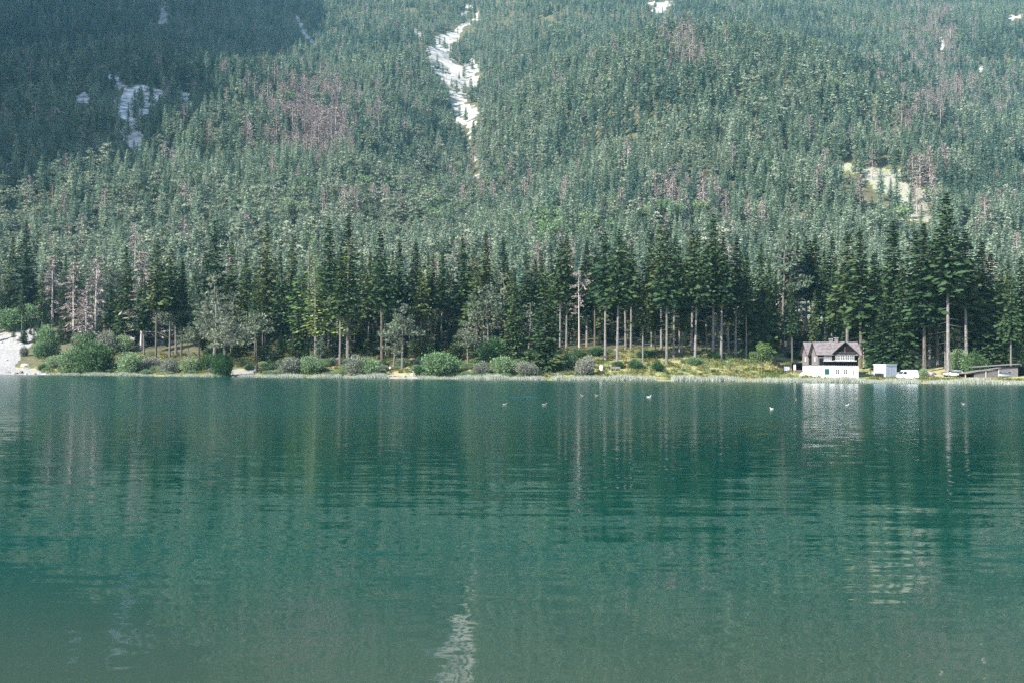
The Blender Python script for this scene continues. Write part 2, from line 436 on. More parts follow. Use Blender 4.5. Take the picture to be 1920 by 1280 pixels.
L(n4.outputs[0], bp.inputs['Height']); L(bp.outputs[0], bs.inputs['Normal'])
me.materials.append(m)
ter = link('mountain_terrain', me)
tag(ter, kind='structure')

# ------------------------------------------------------------------ lake water
m, nt, bs = new_mat('lake_water'); N = nt.nodes.new; L = nt.links.new
tc = N('ShaderNodeTexCoord')
def slope(scale, st, rz, amp):
    mp = N('ShaderNodeMapping'); mp.inputs['Scale'].default_value = st; mp.inputs['Rotation'].default_value = (0, 0, R(rz)); L(tc.outputs['Object'], mp.inputs[0])
    n = N('ShaderNodeTexNoise'); n.inputs['Scale'].default_value = scale; n.inputs['Detail'].default_value = 2.0; L(mp.outputs[0], n.inputs['Vector'])
    s = N('ShaderNodeVectorMath'); s.operation = 'SUBTRACT'; L(n.outputs['Color'], s.inputs[0]); s.inputs[1].default_value = (.5, .5, .5)
    k = N('ShaderNodeVectorMath'); k.operation = 'MULTIPLY'; L(s.outputs[0], k.inputs[0]); k.inputs[1].default_value = (amp * .5, amp, 0); return k.outputs[0]
def vadd(a, b):
    s = N('ShaderNodeVectorMath'); s.operation = 'ADD'; L(a, s.inputs[0]); L(b, s.inputs[1]); return s.outputs[0]
s1 = slope(1.0, (1.0, 2.6, 1), -7, .075)
s2 = slope(1.0, (2.6, 7.0, 1), 6, .11)
s3 = slope(1.0, (.30, 2.2, 1), -8, .105)
sxy = N('ShaderNodeSeparateXYZ'); L(tc.outputs['Object'], sxy.inputs[0])
def fade(vec, pts):
    # amplitude of one wave train over the distance from this bank: calm by the shore, ruffled farther out
    c = N('ShaderNodeFloatCurve'); mr = N('ShaderNodeMapRange'); mr.inputs['From Max'].default_value = 100; L(sxy.outputs['Y'], mr.inputs[0]); L(mr.outputs[0], c.inputs['Value'])
    cv = c.mapping.curves[0]; cv.points[0].location = (0, pts[0][1]); cv.points[1].location = (1, pts[-1][1])
    for p, q in pts[1:-1]: cv.points.new(p / 100, q)
    c.mapping.update()
    v = N('ShaderNodeVectorMath'); v.operation = 'SCALE'; L(vec, v.inputs[0]); L(c.outputs[0], v.inputs['Scale']); return v.outputs[0]
tot = vadd(vadd(fade(s1, [(0, .95), (12, .9), (40, .9), (100, 1)]), fade(s2, [(0, .12), (12, .18), (25, .5), (50, .9), (100, 1)])), fade(s3, [(0, .2), (11, .28), (15, .8), (22, 1), (32, .7), (55, .15), (100, .02)]))
wind = N('ShaderNodeTexNoise'); wind.inputs['Scale'].default_value = .03; wind.inputs['Detail'].default_value = 3
mpw = N('ShaderNodeMapping'); mpw.inputs['Scale'].default_value = (.5, 1.2, 1); L(tc.outputs['Object'], mpw.inputs[0]); L(mpw.outputs[0], wind.inputs['Vector'])
wr_ = N('ShaderNodeMapRange'); wr_.inputs['From Min'].default_value = .35; wr_.inputs['From Max'].default_value = .65; wr_.inputs['To Min'].default_value = .85; wr_.inputs['To Max'].default_value = 1.15
L(wind.outputs[0], wr_.inputs[0])
sc_ = N('ShaderNodeVectorMath'); sc_.operation = 'SCALE'; L(tot, sc_.inputs[0]); L(wr_.outputs[0], sc_.inputs['Scale'])
up = N('ShaderNodeVectorMath'); up.operation = 'ADD'; L(sc_.outputs[0], up.inputs[0]); up.inputs[1].default_value = (0, 0, 1)
nn = N('ShaderNodeVectorMath'); nn.operation = 'NORMALIZE'; L(up.outputs[0], nn.inputs[0]); L(nn.outputs[0], bs.inputs['Normal'])
# shallow sandy bed near this bank, deep emerald beyond
sx = N('ShaderNodeSeparateXYZ'); L(tc.outputs['Object'], sx.inputs[0])
dep = N('ShaderNodeMapRange'); dep.interpolation_type = 'SMOOTHSTEP'; dep.inputs['From Min'].default_value = 7; dep.inputs['From Max'].default_value = 19; L(sx.outputs['Y'], dep.inputs[0])
mx = N('ShaderNodeMix'); mx.data_type = 'RGBA'; L(dep.outputs[0], mx.inputs['Factor']); mx.inputs['A'].default_value = (.023, .036, .0245, 1); mx.inputs['B'].default_value = (.0001, .0275, .0210, 1)
L(mx.outputs['Result'], bs.inputs['Base Color'])
rgh = N('ShaderNodeMapRange'); rgh.inputs['From Min'].default_value = 12; rgh.inputs['From Max'].default_value = 70; rgh.inputs['To Min'].default_value = .012; rgh.inputs['To Max'].default_value = .17   # unresolved ripples farther out
L(sx.outputs['Y'], rgh.inputs[0]); L(rgh.outputs[0], bs.inputs['Roughness']); bs.inputs['IOR'].default_value = 1.333
mb = MB(); mb.add([(-900, -30, 0), (900, -30, 0), (900, 420, 0), (-900, 420, 0)], [(0, 1, 2, 3)])
tag(mb.build('lake_water', m), kind='structure')

# ------------------------------------------------------------------ plant generators (meters, base at origin)
def cards(C, A, B, ln, wd):
    """diamond shaped sprays: centre C, long axis A, side axis B"""
    return np.stack([C - A * ln * .5, C + B * wd * .5, C + A * ln * .5, C - B * wd * .5], 1)
def unit(v): return v / np.maximum(np.linalg.norm(v, axis=-1, keepdims=True), 1e-9)

def spruce_crown(h, cb, rmax, g, step=.44, nb=9, per=.46, ln=1.25, wd=.72, ragged=.3):
    C = []; A = []; T = []; Z = []
    z = h * cb; phase = 0
    lob = 1 + ragged * (g.random(8) - .5)
    while z < h * .99:
        t = (z - h * cb) / (h * (1 - cb))
        rad = rmax * (1 - t) ** .8 * min(1, .55 + t * 5) * (.82 + .36 * g.random())
        rad = max(rad, .22)
        k = max(4, int(nb * (1 - .35 * t)))
        for j in range(k):
            az = phase + 2 * math.pi * j / k + g.normal(0, .25)
            L_ = rad * (.7 + .5 * g.random()) * lob[int(az / (2 * math.pi) * 8) % 8]
            el = -.42 + .95 * t + g.normal(0, .09)
            n = max(2, int(L_ / per))
            for q in range(n):
                f = (q + .35 + .5 * g.random()) / n
                d = L_ * f
                zz = z + math.sin(el) * d - .10 * d * d / max(rad, .5) + .16 * max(0, f - .7) * L_
                a2 = az + g.normal(0, .12)
                C.append((math.cos(a2) * d, math.sin(a2) * d, zz - .08))
                sp = az + g.choice((-.7, 0, .7)) + g.normal(0, .25)
                A.append((math.cos(sp), math.sin(sp), -.38 + .5 * t + g.normal(0, .22)))
                T.append(g.random()); Z.append(1 - .5 * t)
        phase += 1.1; z += step * (.75 + .5 * g.random())
    C = np.array(C); A = unit(np.array(A)); n = len(C)
    B = unit(np.cross(A, np.stack([g.normal(0, 1.1, n), g.normal(0, 1.1, n), np.ones(n) * .9], -1)))
    s = (.75 + .5 * g.random(n)) * np.array(Z)
    return cards(C, A, B, (ln * s)[:, None], (wd * s)[:, None]), np.array(T)

def trunk_mb(h, r0, g, lean=.0, n=6, seg=6, top=.96):
    pts = []; rs = []; ox, oy = 0, 0
    for i in range(seg + 1):
        f = i / seg
        ox += g.normal(0, lean); oy += g.normal(0, lean)
        pts.append((ox * f, oy * f, h * top * f - (.5 if i == 0 else 0))); rs.append(r0 * (1.15 if i == 0 else 1) * (1 - .85 * f))
    return MB().tube(pts, rs, n), pts

def blob_clumps(centers, radii, g, per, ln, wd, flat=.6, up=.3, shell=.55):
    Cs = []; As = []; T = []
    for c, r in zip(centers, radii):
        n = max(4, int(per * r * r))
        d = unit(g.normal(0, 1, (n, 3))); rr = r * (shell + (1 - shell) * g.random(n) ** .5) * np.where(g.random(n) < .14, 1.1 + .3 * g.random(n), 1)
        p = d * rr[:, None]; p[:, 2] *= flat
        Cs.append(np.array(c) + p); a = d + g.normal(0, .6, (n, 3)); a[:, 2] += up; As.append(unit(a)); T.append(np.clip(g.random(n) * .7 + g.random() * .3, 0, 1))
    C = np.concatenate(Cs); A = np.concatenate(As); n = len(C)
    B = unit(np.cross(A, g.normal(0, 1, (n, 3)))); s = .65 + .7 * g.random(n)
    return cards(C, A, B, (ln * s)[:, None], (wd * s)[:, None]), np.concatenate(T)

def pine_parts(h, cb, g, spread=.19, per=24, ln=.62, wd=.3, n_limb=17):
    mb, pts = trunk_mb(h, h * .013 + .06, g, lean=.22)
    cen = []; rad = []
    for i in range(n_limb):
        f = cb + (1 - cb) * (i + .5 * g.random()) / n_limb
        az = i * 2.4 + g.normal(0, .4); L_ = h * spread * (1.15 - .75 * ((f - cb) / (1 - cb))) * (.7 + .5 * g.random())
        p0 = Vector(pts[0]).lerp(Vector(pts[-1]), f); k = f * (len(pts) - 1); a = int(k); p0 = Vector(pts[a]).lerp(Vector(pts[min(a + 1, len(pts) - 1)]), k - a)
        p1 = p0 + Vector((math.cos(az) * L_ * .55, math.sin(az) * L_ * .55, L_ * .16)); p2 = p0 + Vector((math.cos(az) * L_, math.sin(az) * L_, L_ * .18))
        mb.tube([p0, p1, p2], [h * .0035 + .02, h * .0025 + .015, .015], 4)
        for q in (p1, p2): cen.append(q + Vector(g.normal(0, .25, 3))); rad.append(L_ * (.36 + .18 * g.random()))
    cen.append(Vector(pts[-1]) + Vector((0, 0, -.2))); rad.append(h * .055)
    V, T = blob_clumps(cen, rad, g, per, ln, wd, flat=.5, up=.5, shell=.3)
    return mb, V, T

def dead_parts(h, g, r=.20, conif=True, dens=1.0):
    mb, pts = trunk_mb(h, h * .011 + .05, g, lean=.12, top=1.0)
    C = []; A = []; T = []
    z = h * (.18 if conif else .45)
    while z < h * .98:
        t = z / h
        for j in range(5 if conif else 2):
            az = g.random() * 6.28; L_ = h * r * (1.1 - t) * (.6 + .7 * g.random()) + .3
            if not conif: L_ = h * .13 * (.5 + .8 * g.random())
            el = (-.35 + .5 * t if conif else g.normal(.1, .35))
            e = Vector((math.cos(az) * L_, math.sin(az) * L_, math.sin(el) * L_)); b = Vector((0, 0, z))
            mid = b + e * .5 + Vector((0, 0, (.12 if conif else .2) * L_))
            mb.tube([b, mid, b + e], [.04, .025, .006], 3, cap=False)
            for q in range(int((4 if conif else 3) * dens)):
                f = .35 + .65 * g.random(); C.append(b + e * f + Vector((0, 0, -.15 * (1 if conif else -1)))); A.append((e.x / L_ + g.normal(0, .5), e.y / L_ + g.normal(0, .5), -.5 + g.normal(0, .4))); T.append(g.random())
        z += .75 if conif else .8
    C = np.array([tuple(c) for c in C]); A = unit(np.array(A)); n = len(C); B = unit(np.cross(A, g.normal(0, 1, (n, 3))))
    s = .6 + .8 * g.random(n)
    return mb, cards(C, A, B, (.85 * s)[:, None], (.2 * s)[:, None]), np.array(T)

def shrub_parts(w, h, g, per=60, ln=.34, wd=.2, lobes=9):
    cen = []; rad = []
    for i in range(lobes):
        a = g.random() * 6.28; q = g.random() ** .6 * .36
        cen.append((math.cos(a) * w * q, math.sin(a) * w * q, h * (.22 + .48 * g.random() * (1 - q)))); rad.append(min(w, h * 1.3) * (.13 + .24 * g.random()))
    V, T = blob_clumps(cen, rad, g, per, ln, wd, flat=.9, up=.4, shell=.4)
    V[:, :, 2] = np.maximum(V[:, :, 2], .02)
    mb = MB()
    for i in range(4):
        a = g.random() * 6.28
        mb.tube([(0, 0, -.2), (math.cos(a) * w * .12, math.sin(a) * w * .12, h * .3), (math.cos(a) * w * .25, math.sin(a) * w * .25, h * .6)], [.06, .045, .02], 4)
    return mb, V, T

# spruce prototypes for the lakeside trees: (trunk mesh, crown mesh) at height 28 m
def rg(k): return np.random.default_rng(1000 + k)
SPR = {}
k = 0
for cb, reps, rm in ((.04, 3, 3.9), (.16, 3, 3.3), (.32, 4, 3.0), (.45, 4, 2.8)):
    SPR[cb] = []
    for q in range(reps):
        g = rg(k); k += 1
        V, T = spruce_crown(28, cb, rm * (.95 + .3 * g.random()), g)
        # a few bare dry branches under the crown
        tm, pts = trunk_mb(28, .24, g, lean=.05)
        if cb > .2:
            zz = 28 * .12
            while zz < 28 * cb:
                a = g.random() * 6.28; l_ = .5 + 1.3 * g.random()
                tm.tube([(0, 0, zz), (math.cos(a) * l_, math.sin(a) * l_, zz - .25 * l_)], [.03, .008], 3, cap=False); zz += .35 + .5 * g.random()
        SPR[cb].append((tm, mesh_quads('spruce_crown', V, T, M['spruce'])))
SPRT = {(cb, i, b): t[0].mesh('spruce_trunk', M[b]) for cb, l_ in SPR.items() for i, t in enumerate(l_) for b in ('bark', 'bark_pale', 'bark_dark')}
PINE = []
for q in range(6):
    g = rg(50 + q); mb, V, T = pine_parts(16, (.45, .3, .5, .38, .55, .25)[q], g); PINE.append((mb.mesh('pine_trunk', M['bark']), mesh_quads('pine_crown', V, T, M['pine'])))
g = rg(57); mb, V, T = pine_parts(13, .62, g, spread=.30, n_limb=10); FLATPINE = (mb.mesh('pine_trunk', M['bark_dark']), mesh_quads('pine_crown', V, T, M['pine']))
LARCH = []
for q in range(2):
    g = rg(60 + q); V, T = spruce_crown(28, .25, 3.4, g, step=.55, nb=7, per=.6, ln=.75, wd=.36, ragged=.5); LARCH.append((trunk_mb(28, .24, g)[0].mesh('larch_trunk', M['bark']), mesh_quads('larch_crown', V, T, M['larch'])))
DEAD = []
for q in range(3):
    g = rg(70 + q); mb, V, T = dead_parts(18, g, dens=3.2); DEAD.append((mb.mesh('dead_trunk', M['deadwood']), mesh_quads('dry_twigs', V, T, M['dead'])))
g = rg(75); mb, V, T = dead_parts(22, g, conif=False, dens=5); BALD = (mb.mesh('dead_trunk', M['deadwood']), mesh_quads('dry_twigs', V, T, M['dead']))
SHRUB = {}
for kind in ('willow', 'greybush', 'darkbush'):
    SHRUB[kind] = []
    for q in range(3):
        g = rg(80 + q + len(SHRUB) * 5); mb, V, T = shrub_parts(6, 4.6, g, per=130, lobes=17); SHRUB[kind].append((mb.mesh('shrub_stems', M['bark']), mesh_quads('shrub_foliage', V, T, M[kind])))

# ------------------------------------------------------------------ lakeside trees
ORD = ['first', 'second', 'third', 'fourth', 'fifth', 'sixth', 'seventh', 'eighth', 'ninth', 'tenth', 'eleventh', 'twelfth', 'thirteenth', 'fourteenth', 'fifteenth', 'sixteenth']
placed = []
def plant(name, meshes, px, top, base, h0, wscale=1.0, part='crown', trunk_mesh=None, lean=None):
    P = hit(px, base); d = P[1]
    hx, hy = project(P[None])[0][0], project(P[None])[1][0]
    h = max(2.0, (hy - top) * d / FPX)
    r = empty(name, P, rng.random() * 6.28, (h / h0 * wscale, h / h0 * wscale, h / h0))
    if lean: r.rotation_euler = (lean[0], lean[1], r.rotation_euler.z)
    if not lean: r.rotation_euler = (rng.normal(0, .012), rng.normal(0, .012), r.rotation_euler.z)
    link('trunk', trunk_mesh or meshes[0], r); link(part, meshes[1], r)
    placed.append((P[0], P[1]))
    return r, h

ZONES = [(-300, 112, 'behind the gravel fan'), (112, 365, 'behind the left willow bushes'), (365, 560, 'behind the flat-topped pine'), (560, 700, 'around the yellow-green larches'), (700, 1000, 'left of the broad dense spruce'), (1000, 1040, 'x'),
         (1040, 1285, 'around the bald dead pine'), (1285, 1462, 'behind the round light green tree'), (1462, 1600, 'behind the white-walled house'), (1600, 1725, 'behind the pale blue box hut'), (1725, 2300, 'behind the sheds at the right end')]
def zone(px):
    for i, (a, b, t) in enumerate(ZONES):
        if a <= px < b: return i
    return 0
FRONT = [(20,440,592,.16),(48,412,590,.04),(78,505,606,.16),(205,520,650,.32),(236,460,655,.16),(270,505,665,.32),(292,447,680,.45),(318,462,672,.45),(340,482,668,.32),
 (382,470,655,.32),(405,412,640,.04),(432,450,640,.16),(460,465,645,.16),(497,415,650,.16),(525,470,660,.16),(545,440,640,.16),(560,525,675,.16),
 (605,500,668,.32),(617,408,655,.16),(637,470,686,.45),(652,398,650,.16),(690,470,664,.32),(716,430,682,.45),(735,520,672,.32),(750,450,667,.32),(775,445,664,.32),(790,500,670,.45),
 (808,475,655,.45),(827,470,658,.45),(870,437,655,.32),(890,480,660,.32),(908,430,655,.32),(945,443,650,.16),(962,508,678,.04),(985,470,655,.16),(1023,517,697,.04),
 (1050,445,655,.45),(1062,440,652,.45),(1100,452,650,.32),(1115,460,652,.45),(1135,430,677,.45),(1157,428,684,.45),(1173,450,655,.45),(1183,445,655,.45),(1205,518,680,.45),(1222,440,650,.45),(1240,420,655,.45),(1250,425,686,.45),(1263,440,672,.45),(1274,460,660,.45),
 (1297,425,660,.45),(1303,432,682,.45),(1325,450,650,.32),(1337,395,670,.45),(1352,430,676,.45),(1366,470,660,.32),(1379,440,666,.45),(1400,470,656,.16),(1425,455,672,.04),(1443,480,664,.16),
 (1478,430,656,.45),(1495,440,650,.45),(1513,440,646,.45),(1521,450,645,.45),(1530,435,645,.45),(1546,462,650,.32),(1560,440,648,.45),(1588,430,680,.32),
 (1614,425,690,.32),(1642,470,690,.16),(1657,555,695,.04),(1672,410,690,.16),(1690,500,695,.04),(1715,430,688,.16),
 (1733,415,697,.32),(1742,450,690,.45),(1758,420,688,.32),(1778,355,700,.45),(1800,440,690,.32),(1812,425,695,.45),(1838,450,690,.16),(1855,470,690,.04),(1882,505,690,.04),(1915,480,676,.04)]
GS = 'spruces of the lakeside forest'
cnt = {}
used_proto = {}
for (px, top, base, cb) in FRONT:
    i = rng.integers(len(SPR[cb])); b = 'bark_pale' if (px > 1030 and rng.random() < .75) else ('bark' if rng.random() < .6 else 'bark_dark')
    big = px in (1023, 1690, 1657)
    r, h = plant('spruce_tree', (None, SPR[cb][i][1]), px, top, base, 28, 1.45 if px == 1023 else (1.7 if px == 1657 else (1.25 if px in (1690, 1778) else 1.18 + (.3 if px > 1580 else 0))), trunk_mesh=SPRT[(cb, i, b)])
    z = zone(px); n = cnt.get(z, 0); cnt[z] = n + 1
    look = {.04: 'low-branched dense spruce', .16: 'full-crowned spruce', .32: 'short-trunked spruce', .45: 'long bare-trunked spruce'}[cb]
    lab = f'{look}, {ORD[n]} from left in front row {ZONES[z][2]}'
    if px == 1023: lab = 'broad dense dark spruce reaching down to the reeds, alone in front of the forest'
    if px == 1778: lab = 'tallest spruce of the shore, pale bare trunk left of the low sheds'
    tag(r, lab, 'tree', GS)
# further rows
n_fill = 0; tries = 0; fill = []
while n_fill < 205 and tries < 6000:
    tries += 1
    px = rng.uniform(-30, 1950); s = rng.uniform(30, 112)
    d = float(np.interp(px, SH_PX, SH_Y)) + s
    x = (px - 960) * d / FPX
    if px < 380 and s < 70: continue
    if 1495 < px < 1640 and s < 48: continue
    if any((x - a) ** 2 + (d - b) ** 2 < 4.6 ** 2 for a, b in placed): continue
    z0 = float(terrain(x, d, False)); h = rng.uniform(19, 29) * (.9 if px < 600 else 1.0)
    cb = [.16, .32, .45][rng.integers(3)] if s > 55 or px < 1000 else [.32, .45][rng.integers(2)]
    if px < 1000 and rng.random() < .3:
        h = rng.uniform(13, 22); ms = PINE[rng.integers(6)]; r = empty('pine_tree', (x, d, z0), rng.random() * 6.28, (h / 16 * 1.15, h / 16 * 1.15, h / 16)); link('trunk', ms[0], r); link('crown', ms[1], r)
        fill.append((zone(px) if zone(px) != 5 else 4, s < 70, px, r)); placed.append((x, d)); n_fill += 1; continue
    i = rng.integers(len(SPR[cb]))
    r = empty('spruce_tree', (x, d, z0), rng.random() * 6.28, (h / 28,) * 3)
    link('trunk', SPRT[(cb, i, 'bark' if rng.random() < .6 else 'bark_pale')], r); link('crown', SPR[cb][i][1], r)
    zi = zone(px); zi = zi if zi != 5 else 4
    fill.append((zi, s < 70, px, r))
    placed.append((x, d)); n_fill += 1

def ordinal(n):
    tens = {20: 'twenty', 30: 'thirty', 40: 'forty'}
    L1 = ORD + ['seventeenth', 'eighteenth', 'nineteenth', 'twentieth']
    if n <= 20: return L1[n - 1]
    return tens[n // 10 * 10] + '-' + L1[n % 10 - 1] if n % 10 else tens[n // 10 * 10][:-1] + 'ieth'
seen = {}
for zi, second, px, r in sorted(fill, key=lambda q: q[2]):
    pine_ = r.name.startswith('pine'); k_ = (zi, second, pine_); seen[k_] = seen.get(k_, 0) + 1
    tag(r, f"{'grey-green pine' if pine_ else 'dark spruce'}, {ordinal(seen[k_])} from left in {'second' if second else 'rearmost'} row {ZONES[zi][2]}", 'tree', 'pines along the shore' if pine_ else GS)
GP = 'pines along the shore'
PINES = [(10,520,590,'thin grey-green pine at the left edge above the gravel fan'),(28,498,592,'grey-green pine beside the dark spruce above the gravel fan'),(330,540,668,'slender grey-green pine between spruces left of the leaning shore pine'),
 (372,560,682,'loose grey-green pine rising behind bushes left of the leaning shore pine'),(354,610,684,'small low pine among bushes on the left shore'),(402,505,692,'tall grey-green pine standing directly behind the leaning shore pine'),
 (592,537,664,'grey-green pine with a bare trunk below the yellow-green larch'),(738,600,690,'short dark pine beside the wooden landing'),(754,565,694,'grey-green pyramid pine above the wooden landing'),
 (849,508,648,'flat-layered pine with dead lower branches behind the large round bush'),(918,530,674,'ragged grey-green pine right of the flat-layered pine'),(948,505,664,'bushy grey pine left of the broad dense spruce'),
 (877,600,690,'small pine with several thin trunks right of the large round bush'),(893,560,672,'thin pine behind the small many-trunked pine'),(1468,440,660,'sparse tall pine with bare reddish trunk left of the house'),(600,630,690,'small pine on the bank above the grey-green shore bushes')]
for q, (px, top, base, lab) in enumerate(PINES):
    r, h = plant('pine_tree', PINE[q % 6], px, top, base, 16, 1.15 if px != 1468 else .8)
    tag(r, lab, 'tree', GP)
r, h = plant('pine_tree', FLATPINE, 482, 585, 697, 13, 1.0); tag(r, 'umbrella-shaped pine with a flat crown and dark trunk beside the sandy bank', 'tree', GP)
r, h = plant('pine_tree', PINE[2], 424, 592, 704, 16, 1.35, lean=(R(-3), R(-9))); tag(r, 'leaning pine with sparse pale crown on the point beside the sandy bank', 'tree', GP)
GL = 'larches among the spruces'
for q, (px, top, base, lab) in enumerate([(576,405,672,'tall fresh green larch, leftmost of the three larches'),(592,465,680,'larch with yellow tinged crown in front of the tall fresh green larch'),(652,448,680,'pale green larch, rightmost of the three larches')]):
    r, h = plant('larch_tree', LARCH[q % 2], px, top, base, 28, 1.7); tag(r, lab, 'tree', GL)
GD = 'dead trees along the shore'
for q, (px, top, base, lab) in enumerate([(98,478,612,'bare pinkish dead conifer right of the dark spruces above the gravel fan'),(137,490,640,'bare dead conifer, second from the left above the willow bushes'),(178,478,640,'dead conifer with reddish top left of the dark narrow spruce'),
        (265,470,655,'dead pale conifer right of the dark narrow spruce'),(160,545,660,'thin dry tree with forked stems above the willow bushes'),(1480,470,652,'dead grey conifer left of the house behind the sparse pine')]):
    r, h = plant('dead_tree', DEAD[q % 3], px, top, base, 18, 1.2, part='dry_twigs'); tag(r, lab, 'dead tree', GD)
r, h = plant('dead_tree', BALD, 1086, 505, 660, 22, 1.0, part='dry_twigs'); tag(r, 'bald dead pine with pale trunk and twisted bare branches', 'dead tree', GD)

# round young tree, saplings
def small_tree(px, top, base, w, lab, name='broadleaf_tree', seed=0, sparse=False):
    g = rg(120 + seed); P = hit(px, base); h = (project(P[None])[1][0] - top) * P[1] / FPX
    mb = MB(); cen = []; rad = []
    mb.tube([(0, 0, -.3), (.05, 0, h * .25), (.0, .05, h * .75)], [.11 if not sparse else .05, .09 if not sparse else .04, .03], 6)
    for i in range(6):
        a = i * 1.05 + g.random() * .5; mb.tube([(0, 0, h * .28), (math.cos(a) * w * .25, math.sin(a) * w * .25, h * .55), (math.cos(a) * w * .38, math.sin(a) * w * .38, h * .75)], [.05, .035, .01], 4)
    for i in range(22 if not sparse else 12):
        a = g.random() * 6.28; q = g.random() ** .5; zt = .42 + .5 * g.random()
        rr = w * .42 * math.sqrt(max(.05, 1 - ((zt - .62) / .42) ** 2)); cen.append((math.cos(a) * rr * q, math.sin(a) * rr * q, h * zt)); rad.append(w * (.13 + .07 * g.random()))
    V, T = blob_clumps(cen, rad, g, 95 if not sparse else 45, .3, .2, flat=.9, shell=.3)
    r = empty(name, P, 0); mb.build('trunk', M['bark'], r); link('crown', mesh_quads('crown', V, T, M['broad']), r)
    tag(r, lab, 'tree', 'young broadleaf trees in the meadow'); return r
small_tree(1428, 641, 702, 6.0, 'round light green young tree on the meadow left of the house', seed=1)
small_tree(1327, 664, 704, 3.2, 'thin sapling on the meadow, left of the other sapling', seed=2, sparse=True)
small_tree(1368, 662, 704, 3.0, 'thin sapling on the meadow nearer the round light green tree', seed=3, sparse=True)

GB = 'bushes along the shore'
BUSH = [(22,621,66,46,'willow','pale green bush on top of the gravel fan at the left edge'),(56,612,46,44,'willow','pale green bush on the gravel fan right of the edge bush'),(44,668,18,20,'greybush','small greyish bush at the foot of the gravel fan'),
 (74,672,26,34,'willow','bush at the right edge of the gravel fan'),(92,668,42,62,'willow','tall loose bush below the pinkish dead conifer'),(102,690,28,26,'willow','low bush behind the boulders on the gravel shore'),(138,697,52,50,'willow','large willow bush, left half of the big pair on the left shore'),(178,698,66,60,'darkbush','large darker willow bush, right half of the big pair on the left shore'),
 (200,664,44,44,'greybush','silvery bush behind the big willow pair'),(160,660,44,44,'willow','bush above the big willow pair under the forked dry tree'),(240,699,52,42,'willow','round willow bush right of the big willow pair'),(232,660,40,34,'willow','green bush under the dark narrow spruce'),(282,692,44,26,'greybush','low pale bush between bare trunks on the left shore'),
 (325,699,38,30,'greybush','small pale bush left of the leaning pine'),(352,698,36,30,'willow','low green bush at the shore left of the leaning pine'),(392,694,40,36,'darkbush','dark bush behind the leaning pine'),(418,706,36,46,'darkbush','dark bush at the foot of the leaning pine'),
 (545,703,52,34,'greybush','grey-green shore bush right of the sandy bank'),(580,702,46,40,'willow','green shore bush touching the grey-green one right of the sandy bank'),(664,704,50,42,'greybush','grey-green shore bush left of the wooden landing'),(690,705,44,38,'willow','green shore bush nearest the wooden landing on its left'),
 (826,706,68,52,'willow','large round bush at the shore right of the wooden landing'),(790,704,30,22,'darkbush','low dark bush between the landing and the large round bush'),(926,676,66,46,'darkbush','dark bush in the shade left of the broad dense spruce'),(945,705,50,42,'willow','round green bush at the shore left of the grey bush'),(910,704,40,30,'greybush','pale bush left of the round green shore bush'),
 (986,707,54,30,'greybush','grey leafless looking bush at the foot of the broad dense spruce'),(1068,690,34,34,'willow','light green bush right of the broad dense spruce'),(1100,706,40,42,'greybush','thin grey bush at the shore left of the white round sign'),(1085,672,30,22,'darkbush','dark green bush under the bald dead pine'),
 (1158,690,22,16,'darkbush','small dark bush behind the log bench'),(1190,692,30,18,'darkbush','low green bush on the meadow right of the log bench'),(1232,696,26,22,'darkbush','low bush on the meadow, middle of the slope'),(1215,672,40,20,'darkbush','dark bush high on the slope under the bare trunks'),(1120,668,40,18,'darkbush','dark low bush high on the slope right of the bald dead pine'),
 (1300,684,30,16,'willow','low bush between trunks left of the saplings'),(1338,674,34,18,'darkbush','dark low bush under the bare trunks above the saplings'),(1522,697,20,32,'willow','climbing bush in the recess of the house'),(1550,701,16,12,'willow','small yellowish bush below the green shutter'),
 (1731,706,20,18,'willow','small green bush between the van and the tarp heap'),(1800,696,44,44,'willow','green bush behind the silver car'),(1828,700,44,44,'darkbush','dark green bush left of the low plank shed'),(1884,688,76,62,'darkbush','large bluish green bush behind the sheds'),(1915,690,50,76,'willow','tall bush at the right edge behind the sheds'),
 (1632,690,22,30,'darkbush','dark bush behind the blue box hut on its left'),(1492,672,60,16,'darkbush','low dark hedge line behind the open lean-to')]
for q, (px, base, w, hh, kind, lab) in enumerate(BUSH):
    P = hit(px, base); ms = SHRUB[kind][q % 3]; k = P[1] / FPX
    r = empty('shrub', P, rng.random() * 6.28, (w * k / 6 * .98, w * k / 6 * .98, hh * k / 4.6)); link('stems', ms[0], r); link('foliage', ms[1], r); tag(r, lab, 'bush', GB)

